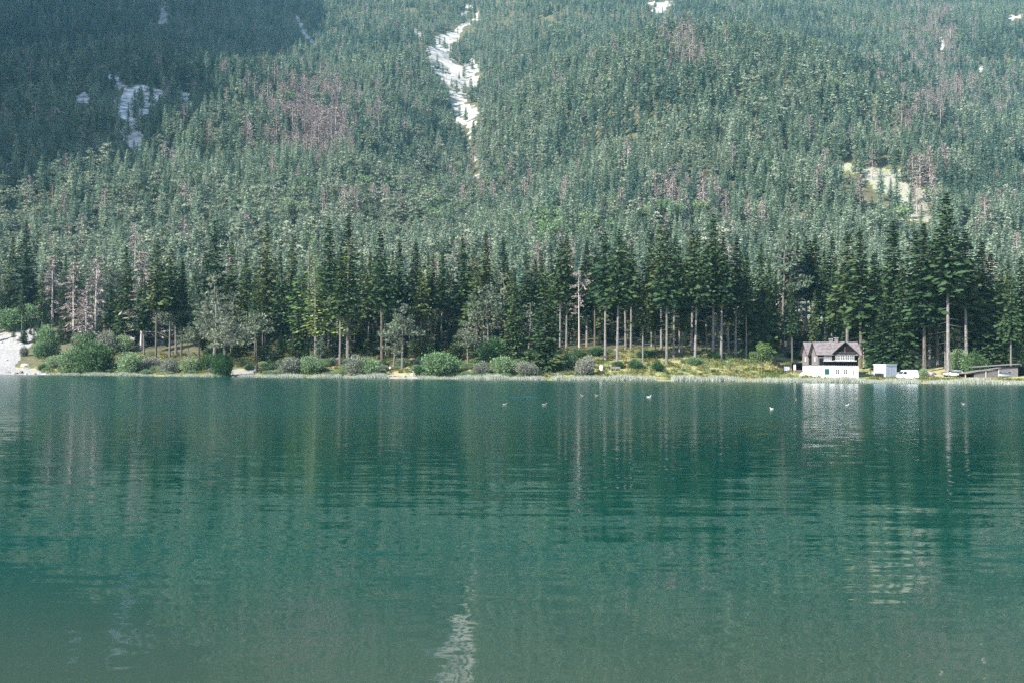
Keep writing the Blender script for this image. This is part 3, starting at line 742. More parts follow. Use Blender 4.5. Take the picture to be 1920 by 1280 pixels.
# ------------------------------------------------------------------ mass of the mountain forest (geometry nodes, one object per kind)
def gn_scatter(name, pts, variant, scale, coll, rotz=None):
    me = bpy.data.meshes.new(name); n = len(pts)
    me.vertices.add(n); me.vertices.foreach_set('co', np.asarray(pts, np.float32).reshape(-1))
    a = me.attributes.new('variant', 'INT', 'POINT'); a.data.foreach_set('value', np.asarray(variant, np.int32))
    a = me.attributes.new('size', 'FLOAT_VECTOR', 'POINT'); a.data.foreach_set('vector', np.asarray(scale, np.float32).reshape(-1))
    rot = np.zeros((n, 3), np.float32); rot[:, 2] = rng.random(n) * 6.28 if rotz is None else rotz
    a = me.attributes.new('turn', 'FLOAT_VECTOR', 'POINT'); a.data.foreach_set('vector', rot.reshape(-1))
    o = link(name, me)
    ng = bpy.data.node_groups.new(name, 'GeometryNodeTree'); N = ng.nodes.new; L = ng.links.new
    ng.interface.new_socket('Geometry', in_out='INPUT', socket_type='NodeSocketGeometry'); ng.interface.new_socket('Geometry', in_out='OUTPUT', socket_type='NodeSocketGeometry')
    gi = N('NodeGroupInput'); go = N('NodeGroupOutput'); iop = N('GeometryNodeInstanceOnPoints'); ci = N('GeometryNodeCollectionInfo')
    ci.inputs[0].default_value = coll; ci.inputs['Separate Children'].default_value = True; ci.inputs['Reset Children'].default_value = True
    iop.inputs['Pick Instance'].default_value = True
    def at(nm, t):
        q = N('GeometryNodeInputNamedAttribute'); q.data_type = t; q.inputs[0].default_value = nm; return q.outputs[0]
    e2r = N('FunctionNodeEulerToRotation'); L(at('turn', 'FLOAT_VECTOR'), e2r.inputs[0]); L(e2r.outputs[0], iop.inputs['Rotation'])
    L(at('variant', 'INT'), iop.inputs['Instance Index']); L(at('size', 'FLOAT_VECTOR'), iop.inputs['Scale'])
    L(gi.outputs[0], iop.inputs['Points']); L(ci.outputs[0], iop.inputs['Instance']); L(iop.outputs[0], go.inputs[0])
    md = o.modifiers.new('scatter', 'NODES'); md.node_group = ng
    return o
def src_coll(name, meshes):
    c = bpy.data.collections.new(name)
    for i, me_ in enumerate(meshes): c.objects.link(bpy.data.objects.new(f'{name}_{i:02d}', me_))
    return c
def joined(V, T, mat, h, r):
    """crown cards plus a thin trunk of quads in one mesh"""
    me_ = mesh_quads('forest_tree', V, T, mat)
    tr = []
    for j in range(4):
        a, b = j * math.pi / 2, (j + 1) * math.pi / 2
        tr.append([(math.cos(a) * r, math.sin(a) * r, -1), (math.cos(b) * r, math.sin(b) * r, -1), (math.cos(b) * r * .2, math.sin(b) * r * .2, h * .95), (math.cos(a) * r * .2, math.sin(a) * r * .2, h * .95)])
    n0 = len(V); V2 = np.concatenate([V, np.array(tr)]); T2 = np.concatenate([T, np.full(4, .5)])
    me_ = mesh_quads('forest_tree', V2, T2, mat); me_.materials.append(M['bark'])
    mi = np.zeros(len(V2), np.int32); mi[n0:] = 1; me_.polygons.foreach_set('material_index', mi); return me_
near_s = []; far_s = []
for q in range(7):
    g = rg(200 + q); cb = (.06, .12, .2, .1, .25, .3, .08)[q]
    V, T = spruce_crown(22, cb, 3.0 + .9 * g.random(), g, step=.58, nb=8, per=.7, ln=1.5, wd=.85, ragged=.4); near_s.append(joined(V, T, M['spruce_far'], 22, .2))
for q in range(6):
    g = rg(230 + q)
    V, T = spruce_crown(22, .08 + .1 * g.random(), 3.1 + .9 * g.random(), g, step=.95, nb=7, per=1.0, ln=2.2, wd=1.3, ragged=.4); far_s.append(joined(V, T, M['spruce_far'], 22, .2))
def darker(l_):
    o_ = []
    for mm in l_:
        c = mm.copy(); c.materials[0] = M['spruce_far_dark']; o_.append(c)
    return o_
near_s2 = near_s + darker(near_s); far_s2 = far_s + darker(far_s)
pine_s = []
for q in range(5):
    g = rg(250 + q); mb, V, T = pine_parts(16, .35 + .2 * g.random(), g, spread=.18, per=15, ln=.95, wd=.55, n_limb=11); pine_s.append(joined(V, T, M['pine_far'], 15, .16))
dead_s = []
for q in range(4):
    g = rg(260 + q); mb, V, T = dead_parts(20, g, dens=2.0); V = V.copy()
    dm = joined(V, T, M['dead'], 20, .22); dm.materials[1] = M['deadwood']; dead_s.append(dm)
broad_s = []
for q in range(4):
    g = rg(270 + q); cen = [(g.normal(0, 1.5), g.normal(0, 1.5), 4 + 7 * g.random()) for _ in range(14)]
    V, T = blob_clumps(cen, [1.3 + .7 * g.random() for _ in cen], g, 16, .9, .6, flat=.9, shell=.5); broad_s.append(joined(V, T, M['willow'], 10, .15))

gx_, gy_ = [], []
y = 318.0
while y < 2150:
    sp = 6.0 + (y - 318) * .0018
    hw = y * .60 + 30
    xs = np.arange(-hw, hw, sp); gx_.append(xs + rng.uniform(-.48, .48, len(xs)) * sp); gy_.append(np.full(len(xs), y) + rng.uniform(-.48, .48, len(xs)) * sp); y += sp
fx = np.concatenate(gx_); fy = np.concatenate(gy_); fz = terrain(fx, fy); fz0 = terrain(fx, fy, False)
s = fy - shore_y(fx, fy)
ppx, ppy = project(np.stack([fx, fy, fz], -1))
hgt = rng.uniform(13, 25, len(fx)) * (1 - .22 * sstep(1000, 1900, fy)) * (.72 + .28 * sstep(420, 330, fy) + .28 * sstep(330, 600, fy) * 1)
hgt = np.clip(hgt * (.72 + .6 * vnoise(fx / 28, fy / 28, 61)), 8, 30)
p_top = project(np.stack([fx, fy, fz + hgt * .8], -1))[1]; p_mid = project(np.stack([fx, fy, fz + hgt * .4], -1))[1]
keep = (s > 108) & (fz - fz0 < 3)
def inpolys(polys, dx=0):
    m_ = np.zeros(len(fx), bool)
    for p in polys:
        for yy_ in (ppy, ppy + (p_mid - ppy) * .5, p_mid, p_mid + (p_top - p_mid) * .5, p_top): m_ |= in_poly(ppx, yy_, p)
    return m_
u = rng.random(len(fx))
keep &= ~(inpolys(SCREE) & (u < .93)); keep &= ~(inpolys(ROCK) & (u < .80)); keep &= ~(inpolys(CLEAR) & (u < .9))
gr = np.zeros(len(fx), bool)
for p in GRAVEL[:2]: gr |= in_poly(ppx, ppy, p) | in_poly(ppx, p_mid, p)
keep &= ~gr
keep &= (vnoise(fx / 16, fy / 16, 71) > .10)
# kinds
def ell(cx, cy, rx, ry): return np.exp(-((ppx - cx) / rx) ** 2 - ((p_mid - cy) / ry) ** 2)
pd = .03 + 1.1 * ell(585, 225, 80, 62) + .6 * ell(1268, 380, 55, 26) + .55 * ell(1752, 60, 48, 45) + .35 * ell(1790, 180, 90, 50) + .4 * ell(1290, 85, 45, 35) + .5 * ell(1740, 350, 30, 40) + .3 * ell(700, 395, 60, 20) + .35 * ell(1860, 400, 30, 40) + .25 * ell(1040, 345, 30, 20) + .2 * ell(900, 360, 60, 30)
pp = .10 + .45 * sstep(300, 370, p_mid) * (1 - sstep(850, 1000, ppx)) + .2 * sstep(400, 330, p_mid) * sstep(600, 700, ppx) * (1 - sstep(1000, 1100, ppx)) * .6
pb = .01 + .8 * ell(1020, 432, 70, 22) + .35 * ell(800, 400, 120, 30) + .15 * ell(650, 370, 200, 40) + .3 * ell(1250, 400, 60, 20)
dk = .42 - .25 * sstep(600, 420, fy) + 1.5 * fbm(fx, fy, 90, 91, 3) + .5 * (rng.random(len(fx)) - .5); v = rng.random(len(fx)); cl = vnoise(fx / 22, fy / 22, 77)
pd = pd * np.clip(cl * 2, .2, 2)
kd = np.where(v < pd, 3, np.where(v < pd + pb, 4, np.where(v < pd + pb + pp, 2, np.where(fy < 760, 0, 1))))
for code, nm, meshes, h0, lab, cat in ((0, 'lower_spruce_forest', near_s2, 22, 'grey-green spruce forest on the lower mountain slope above the lakeside trees', 'forest'),
        (1, 'upper_spruce_forest', far_s2, 22, 'distant bluish spruce forest covering the upper mountain slopes', 'forest'), (2, 'pine_forest', pine_s, 16, 'rounded grey-green pines scattered through the mountain forest', 'forest'),
        (3, 'dead_tree_stand', dead_s, 20, 'pinkish grey dead conifers scattered over the mountainside', 'dead trees'), (4, 'broadleaf_wood', broad_s, 11, 'light green broadleaf trees at the foot of the mountain', 'forest')):
    q = np.where(keep & (kd == code))[0]
    hs = hgt[q] / h0 * (.85 if code in (2,) else 1) * (.6 if code == 4 else 1) * (1.05 if code == 3 else 1)
    ws = hs * rng.uniform(1.0, 1.6, len(q))
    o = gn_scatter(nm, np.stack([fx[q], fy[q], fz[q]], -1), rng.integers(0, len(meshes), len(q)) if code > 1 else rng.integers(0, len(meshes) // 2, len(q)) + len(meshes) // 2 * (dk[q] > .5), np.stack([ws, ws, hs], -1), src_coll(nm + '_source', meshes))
    tag(o, lab, cat, kind='stuff'); print(nm, len(q))

# young conifers and thicket closing the space under the lakeside trees
n = 1500
px = rng.uniform(-60, 1990, n); s = np.where(px < 1020, rng.uniform(24, 105, n), rng.uniform(50, 112, n)); d = np.interp(px, SH_PX, SH_Y) + s
ok = ~((px < 380) & (s < 60)) & ~((px > 1440) & (px < 1640) & (s < 58)); x = (px - 960) * d / FPX; hs = rng.uniform(3, 8.5, n) * np.where(s > 80, 1.4, 1) * np.where(px < 1020, 1, .8); hs = hs / 22
o = gn_scatter('young_conifer_thicket', np.stack([x, d, terrain(x, d, False)], -1)[ok], rng.integers(0, 7, ok.sum()), np.stack([hs * 1.5, hs * 1.5, hs], -1)[ok], src_coll('thicket_source', [mm.copy() for mm in near_s]))
for mm in bpy.data.collections['thicket_source'].objects: mm.data.materials[0] = M['spruce']
tag(o, 'dark young conifers growing under the tall lakeside trees', 'undergrowth', kind='stuff')

# low tangled thicket joining the shore bushes of the left half
n = 420
px = rng.uniform(78, 1130, n); s = rng.uniform(2.5, 26, n); d = np.interp(px, SH_PX, SH_Y) + s; x = (px - 960) * d / FPX
ok = ~((px > 425) & (px < 500) & (s < 16)) & ~((px > 722) & (px < 792) & (s < 12)) & ~((px > 1010) & (s > 16))
ss_ = rng.uniform(.16, .42, n) * np.where(px > 1010, .6, 1); th = [t_[1].copy() for t_ in SHRUB['willow'] + SHRUB['greybush'] + SHRUB['darkbush']]
o = gn_scatter('shore_thicket', np.stack([x, d, terrain(x, d, False) - .1], -1)[ok], np.where(rng.random(n) < .6, rng.integers(0, 3, n), rng.integers(3, 9, n))[ok], np.stack([ss_ * 1.3, ss_ * 1.2, ss_], -1)[ok], src_coll('shore_thicket_source', th))
tag(o, 'low tangled green thicket between the bushes of the left and middle shore', 'undergrowth', kind='stuff')

# ------------------------------------------------------------------ reeds, grass, heath
def tuft(n, h, w, g, wd, mat, spread=.4):
    C = np.stack([g.normal(0, w, n), g.normal(0, w, n), np.zeros(n)], -1); A = unit(np.stack([g.normal(0, spread, n), g.normal(0, spread, n), np.ones(n)], -1)); hh = h * (.6 + .6 * g.random(n))
    B = unit(np.stack([g.normal(0, 1, n), g.normal(0, 1, n), np.zeros(n)], -1)); C = C + A * hh[:, None] * .48
    return mesh_quads('tuft', cards(C, A, B, hh[:, None], np.full((n, 1), wd)), g.random(n), mat)
reed_c = src_coll('reed_source', [tuft(52, 1.05, .45, rg(300 + q), .06, M['reed'], .16) for q in range(4)])
grass_c = src_coll('grass_source', [tuft(40, .55, .5, rg(310 + q), .09, M['grass'], .5) for q in range(4)])
hl = []
for q in range(4):
    g = rg(320 + q); V, T = blob_clumps([(g.normal(0, .35), g.normal(0, .35), .25 + .2 * g.random()) for _ in range(5)], [.4] * 5, g, 130, .22, .13, flat=.7, shell=.5); hl.append(mesh_quads('heath', V, T, M['heath']))
heath_c = src_coll('heath_source', hl)
n = 5200
px = rng.uniform(-60, 1980, n); sh = np.interp(px, SH_PX, SH_Y)
s = rng.uniform(-2.2, 1.2, n) + 1.2 * fbm(px, px * 0, 90, 5, 3) * 2
d = sh + s; x = (px - 960) * d / FPX
d = shore_y(x, d) + s; x = (px - 960) * d / FPX
gap = ((px > 722) & (px < 786)) | (px < 95) | ((px > 418) & (px < 455)) | (rng.random(n) < .12)
gap |= (vnoise(px / 14, px * 0, 8) < .16)
q = ~gap; zz = np.maximum(terrain(x, d, False), -.25)
sc = rng.uniform(.6, 1.15, n) * np.where(px < 700, .8, 1.0) * (.6 + .75 * vnoise(px / 30, px * 0, 12))
o = gn_scatter('reed_bed', np.stack([x, d, zz], -1)[q], rng.integers(0, 4, q.sum()), np.stack([sc, sc, sc], -1)[q], reed_c); tag(o, 'pale grey-green strip of reeds along the far waterline', 'reeds', kind='stuff')
n = 9000
px = rng.uniform(-40, 1960, n); s = 1.5 + 45 * rng.random(n) ** 1.3; d = np.interp(px, SH_PX, SH_Y) + s; x = (px - 960) * d / FPX; d = shore_y(x, d) + s; x = (px - 960) * d / FPX
ok = ~((px > 1490) & (s > 9)) & ~((px < 75) | ((px > 1500) & (px < 1612) & (s > 14)) | ((px > 428) & (px < 486) & (s < 18)) | ((px > 725) & (px < 786) & (s < 9)))
P = np.stack([x, d, terrain(x, d, False) - .04], -1)
isg = (rng.random(n) < np.where(px > 1030, .62, .45)); sc = rng.uniform(.6, 1.35, n)
q = ok & isg; o = gn_scatter('meadow_grass', P[q], rng.integers(0, 4, q.sum()), np.stack([sc, sc, sc], -1)[q], grass_c); tag(o, 'straw and green meadow grass on the far bank', 'grass', kind='stuff')
q = ok & ~isg & (s > 4); o = gn_scatter('heath_undergrowth', P[q], rng.integers(0, 4, q.sum()), np.stack([sc, sc, sc * 1.1], -1)[q], heath_c); tag(o, 'green and rusty low undergrowth between the trees', 'undergrowth', kind='stuff')
# ------------------------------------------------------------------ house
def gz(x, y): return float(terrain(x, y, False))
HX, HY = 74.8, 243.0
HZ = gz(HX + 5, HY) - .05
house = empty('alpine_house', (HX, HY, HZ))
tag(house, 'white and dark timber house with reddish gabled roof on the far shore', 'house')
WD, A_D, B0, B1 = 9.7, 5.0, 7.7, 13.0        # front width, depth of the front block, rear block
UP, EV, RG = 3.05, 6.15, 8.8                # upper storey, eaves, ridge
mb = MB(); mb.span((0, 0, -.8), (WD, A_D, UP)); mb.build('wall', M['plaster'], house)
mb = MB(); mb.span((1.7, A_D + .004, -.8), (WD - .3, B0 - .004, UP)); mb.build('wall', M['plaster'], house)
mb = MB(); mb.span((0, B0, -.8), (WD, B1, UP)); mb.build('wall', M['plaster'], house)
def storey(x0, x1, y0, y1, ridge, mat):
    m_ = MB(); ym = (y0 + y1) / 2
    m_.prism([(x0, y0, UP), (x0, y1, UP), (x0, y1, EV), (x0, ym, ridge - .12), (x0, y0, EV)][::-1], (x1 - x0, 0, 0)); return m_
storey(-.05, WD + .05, -.05, A_D + .05, RG, None).build('timber_storey', M['timber'], house)
storey(-.05, WD + .05, B0 - .05, B1 + .05, RG + .1, None).build('timber_storey', M['timber'], house)
mb = MB(); mb.span((1.65, A_D + .06, UP), (WD - .3, B0 - .06, EV + .6)); mb.build('timber_storey', M['timber'], house)
# weathered boarding on the two gable ends that face left
def gable_boards(y0, y1):
    m_ = MB(); ym = (y0 + y1) / 2; n = 14
    for i in range(n):
        a = y0 + (y1 - y0) * i / n; b = y0 + (y1 - y0) * (i + 1) / n - .03; c = (a + b) / 2
        top = EV + (RG - .25 - EV) * (1 - abs(c - ym) / ((y1 - y0) / 2)) - .1
        m_.span((-.11 - .015 * (i % 2), a, UP - .1), (-.056, b, top))
    return m_
gable_boards(0, A_D).build('gable_boarding', M['timber_grey'], house)
gable_boards(B0, B1).build('gable_boarding', M['timber_grey'], house)
m_ = MB()
for i in range(40):
    a = WD * i / 40; m_.span((a, -.085 - .012 * (i % 3), UP), (a + WD / 40 - .03, -.052, EV - .05))
m_.build('facade_boarding', M['timber'], house)
def slope_slab(name, a, b, ext, th=.16, courses=9):
    """roof pitch from ridge point a down to eave point b, extruded along ext, with stepped tile courses"""
    m_ = MB(); a = Vector(a); b = Vector(b); d = (b - a).normalized(); e = Vector(ext); nrm = d.cross(e.normalized())
    if nrm.z < 0: nrm = -nrm
    L_ = (b - a).length
    m_.prism([a, b, b - nrm * th, a - nrm * th], e)
    for i in range(courses):
        p = a + d * (L_ * i / courses); q = a + d * (L_ * (i + 1.06) / courses)
        m_.prism([p + nrm * .012, q + nrm * .065, q + nrm * .004, p + nrm * .004], e)
    return m_.build(name, M['rooftile'], house)
LO = -.75
def tent(y0, y1, ridge, x0, x1, over=.75):
    ym = (y0 + y1) / 2; sl = (ridge - EV) / (ym - y0)
    ev = EV - sl * over * .72
    f = slope_slab('roof', (x0, ym, ridge), (x0, y0 - over, ev), (x1 - x0, 0, 0))
    slope_slab('roof', (x0, ym + .004, ridge), (x0, y1 + over, ev), (x1 - x0, 0, 0))
    for xx in (x0 - .06, x1 + .01):
        m_ = MB(); m_.prism([(xx, ym, ridge + .02), (xx, y0 - over, ev + .02), (xx, y0 - over, ev - .24), (xx, ym, ridge - .26)], (.05, 0, 0))
        m_.build('barge_board', M['timber'], house)
        m_ = MB(); m_.prism([(xx, ym + .006, ridge + .02), (xx, y1 + over, ev + .02), (xx, y1 + over, ev - .24), (xx, ym + .006, ridge - .26)], (.05, 0, 0))
        m_.build('barge_board', M['timber'], house)
    return f
roof_a = tent(0, A_D, RG, LO, WD + .75)
tent(B0, B1, RG + .1, LO, WD + .75, .6)
# cross gable over the bay
gx0, ghw, gpk = 6.25, 3.05, RG + .02
bay_y = -.75
ms_ = MB(); ms_.prism([(gx0 - ghw + .3, bay_y + .1, EV - .25), (gx0 + ghw - .3, bay_y + .1, EV - .25), (gx0, bay_y + .1, gpk - .2)], (0, 3.2, 0)); ms_.build('gable', M['timber'], house)
slope_slab('roof', (gx0, bay_y - .35, gpk), (gx0 - ghw - .15, bay_y - .35, EV - .22), (0, 3.6, 0))
slope_slab('roof', (gx0 + .004, bay_y - .35, gpk), (gx0 + ghw + .15, bay_y - .35, EV - .22), (0, 3.6, 0))
for sx_ in (-1, 1):
    mb = MB(); mb.prism([(gx0 + .003 * sx_, bay_y - .41, gpk + .03), (gx0 + sx_ * (ghw + .15), bay_y - .41, EV - .2), (gx0 + sx_ * (ghw + .15), bay_y - .41, EV - .42), (gx0 + .003 * sx_, bay_y - .41, gpk - .26)], (0, .055, 0))
    mb.build('barge_board', M['timber'], house)
mb = MB(); mb.span((gx0 - 2.5, bay_y + .0, EV - .02), (gx0 + 2.5, bay_y + .09, EV + .08)); mb.span((gx0 - .05, bay_y + .03, EV + .1), (gx0 + .05, bay_y + .09, gpk - 1.0)); mb.build('gable_beam', M['timber_grey'], house)
# window bay and glazed side
mb = MB(); mb.span((gx0 - 2.55, bay_y + .1, UP + .62), (gx0 + 2.55, -.10, EV - .3)); mb.span((gx0 - 2.2, bay_y + .3, UP + .2), (gx0 + 2.2, -.10, UP + .615)); mb.build('bay', M['timber'], house)
mb = MB(); mb.span((gx0 - 2.75, bay_y - .12, UP + .72), (gx0 + 2.75, bay_y + .095, UP + 1.12)); mb.span((1.15, bay_y + .25, UP + .78), (gx0 - 2.76, bay_y + .4, UP + 1.06)); mb.build('balcony_rail', M['timber'], house)
mb = MB(); mb.span((gx0 - 2.8, bay_y - .2, UP + 1.125), (gx0 + 2.8, bay_y + .095, UP + 1.2)); mb.span((1.1, bay_y + .18, UP + 1.065), (gx0 - 2.81, bay_y + .44, UP + 1.13)); mb.build('sill_board', M['white'], house)
mb = MB(); mb.span((1.2, bay_y + .3, UP + .66), (gx0 - 2.56, -.10, UP + .775)); mb.build('balcony_floor', M['timber'], house)
def window(x, y, z, w, h, cols=2, rows=3, mull=.07, fr=.09, face='front', mat='frame_white'):
    m_ = MB()
    def bx_(u0, u1, v0, v1, d0, d1):
        if face == 'front': m_.span((x + u0, y - d1, z + v0), (x + u1, y - d0, z + v1))
        else: m_.span((x - d1, y + u0, z + v0), (x - d0, y + u1, z + v1))
    bx_(-w / 2, -w / 2 + fr, 0, h, 0, .07); bx_(w / 2 - fr, w / 2, 0, h, 0, .07); bx_(-w / 2 + fr, w / 2 - fr, 0, fr, 0, .07); bx_(-w / 2 + fr, w / 2 - fr, h - fr, h, 0, .07)
    for i in range(1, cols):
        u = -w / 2 + w * i / cols; bx_(u - mull, u + mull, fr, h - fr, 0, .06)
    for j in range(1, rows):
        v = h * j / rows
        for i in range(cols):
            u0 = -w / 2 + w * i / cols + (fr if i == 0 else mull); u1 = -w / 2 + w * (i + 1) / cols - (fr if i == cols - 1 else mull); bx_(u0, u1, v - .035, v + .035, 0, .05)
    f = m_.build('window', M[mat], house)
    m_ = MB(); bx_(-w / 2 + .02, w / 2 - .02, .02, h - .02, -.02, .02); m_.build('pane', M['glass'], f)
    return f
for i in range(4): window(gx0 - 1.71 + i * 1.14, bay_y + .1, UP + 1.22, 1.06, 1.3, 2, 3, .04, .075)
for i in range(2): window(1.75 + i * .98, -.10, UP + 1.2, .86, 1.25, 2, 3, .05, .09)
for x in (4.6, 6.55): window(x, 0, .95, 1.1, 1.2, 2, 3, .06, .06)
window(8.6, 0, .75, .26, 1.35, 1, 3, .05, .05, mat='timber')
window(-.12, 2.4, UP + 1.0, .8, 1.1, 2, 2, .04, .1, 'left'); window(-.12, B0 + 2.5, UP + 1.0, .8, 1.1, 2, 2, .04, .1, 'left')
sh = MB(); sh.span((1.5, -.07, .85), (2.06, -.004, 2.3)); sh.span((2.09, -.07, .85), (2.65, -.004, 2.3))
for k_ in range(9): sh.span((1.55, -.09, .95 + k_ * .145), (2.01, -.072, 1.03 + k_ * .145)); sh.span((2.14, -.09, .95 + k_ * .145), (2.60, -.072, 1.03 + k_ * .145))
sh.build('shutter', M['green'], house)
mb = MB(); mb.span((1.64, A_D + .5, 0), (1.698, A_D + 1.5, 2.05)); mb.build('door', M['green'], house)
for (x, w, top) in ((3.9, .62, RG + .75), (5.15, .7, RG + 1.05)):
    mb = MB(); yy_ = A_D / 2 + (.3 if x < 4.5 else -.1)
    mb.span((x - w / 2, yy_ - w / 2, RG - 1.0), (x + w / 2, yy_ + w / 2, top - .3)); ch = mb.build('chimney', M['timber_grey'], roof_a)
    mb = MB(); mb.span((x - w * .72, yy_ - w * .72, top - .12), (x + w * .72, yy_ + w * .72, top)); 
    for sx_ in (-1, 1):
        for sy_ in (-1, 1): mb.box((x + sx_ * w * .4, yy_ + sy_ * w * .4, top - .21), (.1, .1, .18))
    mb.build('chimney_cap', M['metal'], roof_a)
mb = MB(); mb.tube([(-.82, -.78, 4.95), (WD / 2 - 3.2, -.78, 4.93), (3.1, -.78, 4.92)], .06, 6); mb.tube([(.1, -.12, 4.9), (.1, -.12, .1)], .045, 6); mb.build('gutter', M['metal'], house)

# ------------------------------------------------------------------ small helpers for things on the bank
def spot(px, base, dz=0.0):
    P = hit(px, base); return Vector((P[0], P[1], P[2] + dz)), P[1] / FPX
# garden fence in front of the house
P, k = spot(1538, 702); fence = empty('garden_fence', P); tag(fence, 'low garden fence with dark posts and pale boards before the white house', 'fence')
nP = 6; fl = 8.2
for i in range(nP):
    x = i * fl / (nP - 1); mb = MB().box((x, 0, gz(P.x + x, P.y) - P.z + .4), (.14, .14, 1.15)); mb.build('post', M['timber'], fence)
for i in range(nP - 1):
    for q in range(3):
        x = i * fl / (nP - 1); mb = MB().span((x + .09, -.02, .22 + q * .25 + (gz(P.x + x, P.y) - P.z) * .5), (x + fl / (nP - 1) - .09, .02, .38 + q * .25 + (gz(P.x + x, P.y) - P.z) * .5)); mb.build('board', M['timber_grey'], fence)
for q, (px, b, w, h, lab) in enumerate(((1604, 703, 2.0, 1.7, 'pinkish flowering bush at the right corner of the white house'), (1548, 700, 1.7, .9, 'yellowish flower bed below the green shutter'), (1530, 703, 1.8, 1.0, 'low flowering plants at the left corner of the garden fence'))):
    P, k = spot(px, b); g = rg(400 + q); mb, V, T = shrub_parts(w, h, g, per=160, ln=.2, wd=.14, lobes=8)
    r = empty('flower_bush', P); mb.build('stems', M['bark'], r); link('foliage', mesh_quads('flower_foliage', V, T, M['flower' if q < 2 else 'greybush']), r); tag(r, lab, 'flowers')
# open lean-to left of the house
P, k = spot(1489, 697); sh_ = empty('open_lean_to', P); tag(sh_, 'dark open lean-to with a white post left of the house', 'shed')
mb = MB(); mb.prism([(-.3, -.3, 2.15), (-.3, 2.6, 2.45), (-.3, 2.6, 2.6), (-.3, -.3, 2.3)], (3.1, 0, 0)); mb.build('roof', M['timber'], sh_)
mb = MB(); mb.span((0, 2.3, -.4), (2.6, 2.42, 2.3)); mb.span((2.45, 0, -.4), (2.55, 2.3, 2.2)); mb.build('wall', M['timber'], sh_)
mb = MB(); mb.span((.0, 0, -.4), (.42, .3, 2.12)); mb.build('post', M['plaster'], sh_)
mb = MB(); mb.span((2.1, 0, -.4), (2.24, .14, 2.12)); mb.build('post', M['timber'], sh_)
# log pile under it
P, k = spot(1492, 699.5); lp = empty('firewood_pile', P); tag(lp, 'low dark pile of firewood in front of the open lean-to', 'firewood')
g = rg(410); lm = MB().tube([(0, -.25, 0), (0, .25, 0)], .1, 7).mesh('log', M['bark'])
for row in range(5):
    for c_ in range(10 - row // 2):
        o = link('log', lm, lp, (c_ * .205 + (row % 2) * .1, g.normal(0, .03), .06 + row * .175)); o.scale = (1, 1, 1)
# notice board and the board fence climbing to the left
P, k = spot(1475, 699); nb_ = empty('notice_board', P); tag(nb_, 'dark framed notice board with a grey panel at the lake path', 'sign')
for x in (-.85, .85): MB().box((x, 0, .85), (.16, .16, 2.4)).build('post', M['timber'], nb_)
MB().span((-.76, -.03, .55), (.76, .03, 1.75)).build('panel', M['palegrey'], nb_)
MB().prism([(-1.15, -.35, 1.98), (-1.15, .35, 1.98), (-1.15, 0, 2.25)], (2.3, 0, 0)).build('roof', M['timber'], nb_)
MB().span((-.77, -.06, .42), (.77, .06, .53)).build('crossbar', M['timber'], nb_)
A_ = hit(1446, 681); B_ = hit(1468, 694); df = empty('board_fence', A_); tag(df, 'dark board fence running down the slope to the notice board', 'fence')
n = 16
for i in range(n):
    f = (i + .5) / n; p = A_ + (B_ - A_) * f; h = gz(p[0], p[1]); ang = math.atan2(B_[1] - A_[1], B_[0] - A_[0]); w = np.hypot(*(B_ - A_)[:2]) / n
    MB().box((0, 0, .55), (w - .03, .04, 1.5)).build('board', M['timber'], df, (p[0] - A_[0], p[1] - A_[1], h - A_[2]), ang)
for f in (0, .5, 1):
    p = A_ + (B_ - A_) * f; MB().box((0, .09, .6), (.13, .13, 1.9)).build('post', M['timber'], df, (p[0] - A_[0], p[1] - A_[1], gz(p[0], p[1]) - A_[2]), ang)

# ------------------------------------------------------------------ pale blue box hut (trailer body)
P, k = spot(1661, 708.5); hut = empty('box_hut', P, R(-60)); tag(hut, 'pale blue and grey panelled box hut with flat roof right of the house', 'hut')
w1, w2, hh = 3.6, 3.9, 3.25       # left face runs along -x, right face along +y after the turn
mb = MB(); mb.span((-.03, 0, -.3), (0, .03, hh)); 
MB().span((-w1, .04, .0), (-.06, w2, hh)).build('body', M['palegrey'], hut)
for i in range(7):
    a = -w1 + w1 * i / 7; MB().span((a + .015, -.02 - .012 * (i % 2), 1.35 if i < 6 else -.1), (a + w1 / 7 - .015, .038, hh - .05)).build('panel', M['paleblue'], hut)
for i in range(8):
    a = .04 + (w2 - .04) * i / 8; MB().span((-.058, a + .015, -.1), (.005 + .012 * (i % 2), a + w2 / 8 - .015, hh - .05)).build('panel', M['palegrey'], hut)
MB().span((-w1 + .25, -.03, .12), (-w1 / 7 - .1, .036, 1.2)).build('hatch', M['glass'], hut)
MB().span((-w1 - .12, -.14, hh + .004), (.12, w2 + .1, hh + .1)).build('roof', M['white'], hut)
MB().span((-w1 + .15, -.45, -.2), (-.65, -.06, .75)).build('bench_box', M['timber'], hut)
# dark clutter left of the hut
P, k = spot(1628, 701); r = empty('bicycle_rack', P); tag(r, 'dark rack of bicycles between the house and the pale blue box hut', 'bicycles')
for i in range(3):
    x = -.9 + i * .75; mbb = MB()
    for cx in (-.5, .5): mbb.tube([(x + cx * .25 + .33 * math.cos(a) * .6, cx * .3 + .33 * math.cos(a) * .8, .33 + .33 * math.sin(a)) for a in np.linspace(0, 6.283, 13)], .03, 4)
    mbb.tube([(x - .12, -.15, .33), (x, 0, .75), (x + .12, .15, .33)], .025, 4); mbb.tube([(x, 0, .75), (x + .1, .12, 1.0)], .025, 4)
    mbb.build('bicycle', M['black'], r)
MB().span((-1.4, -.05, .0), (1.0, .05, .12)).build('base_rail', M['metal'], r)
for x in (-1.35, .95): MB().span((x - .04, -.04, .12), (x + .04, .04, .9)).build('upright', M['metal'], r)
MB().span((-1.39, -.035, .9), (.99, .035, .98)).build('top_rail', M['metal'], r)

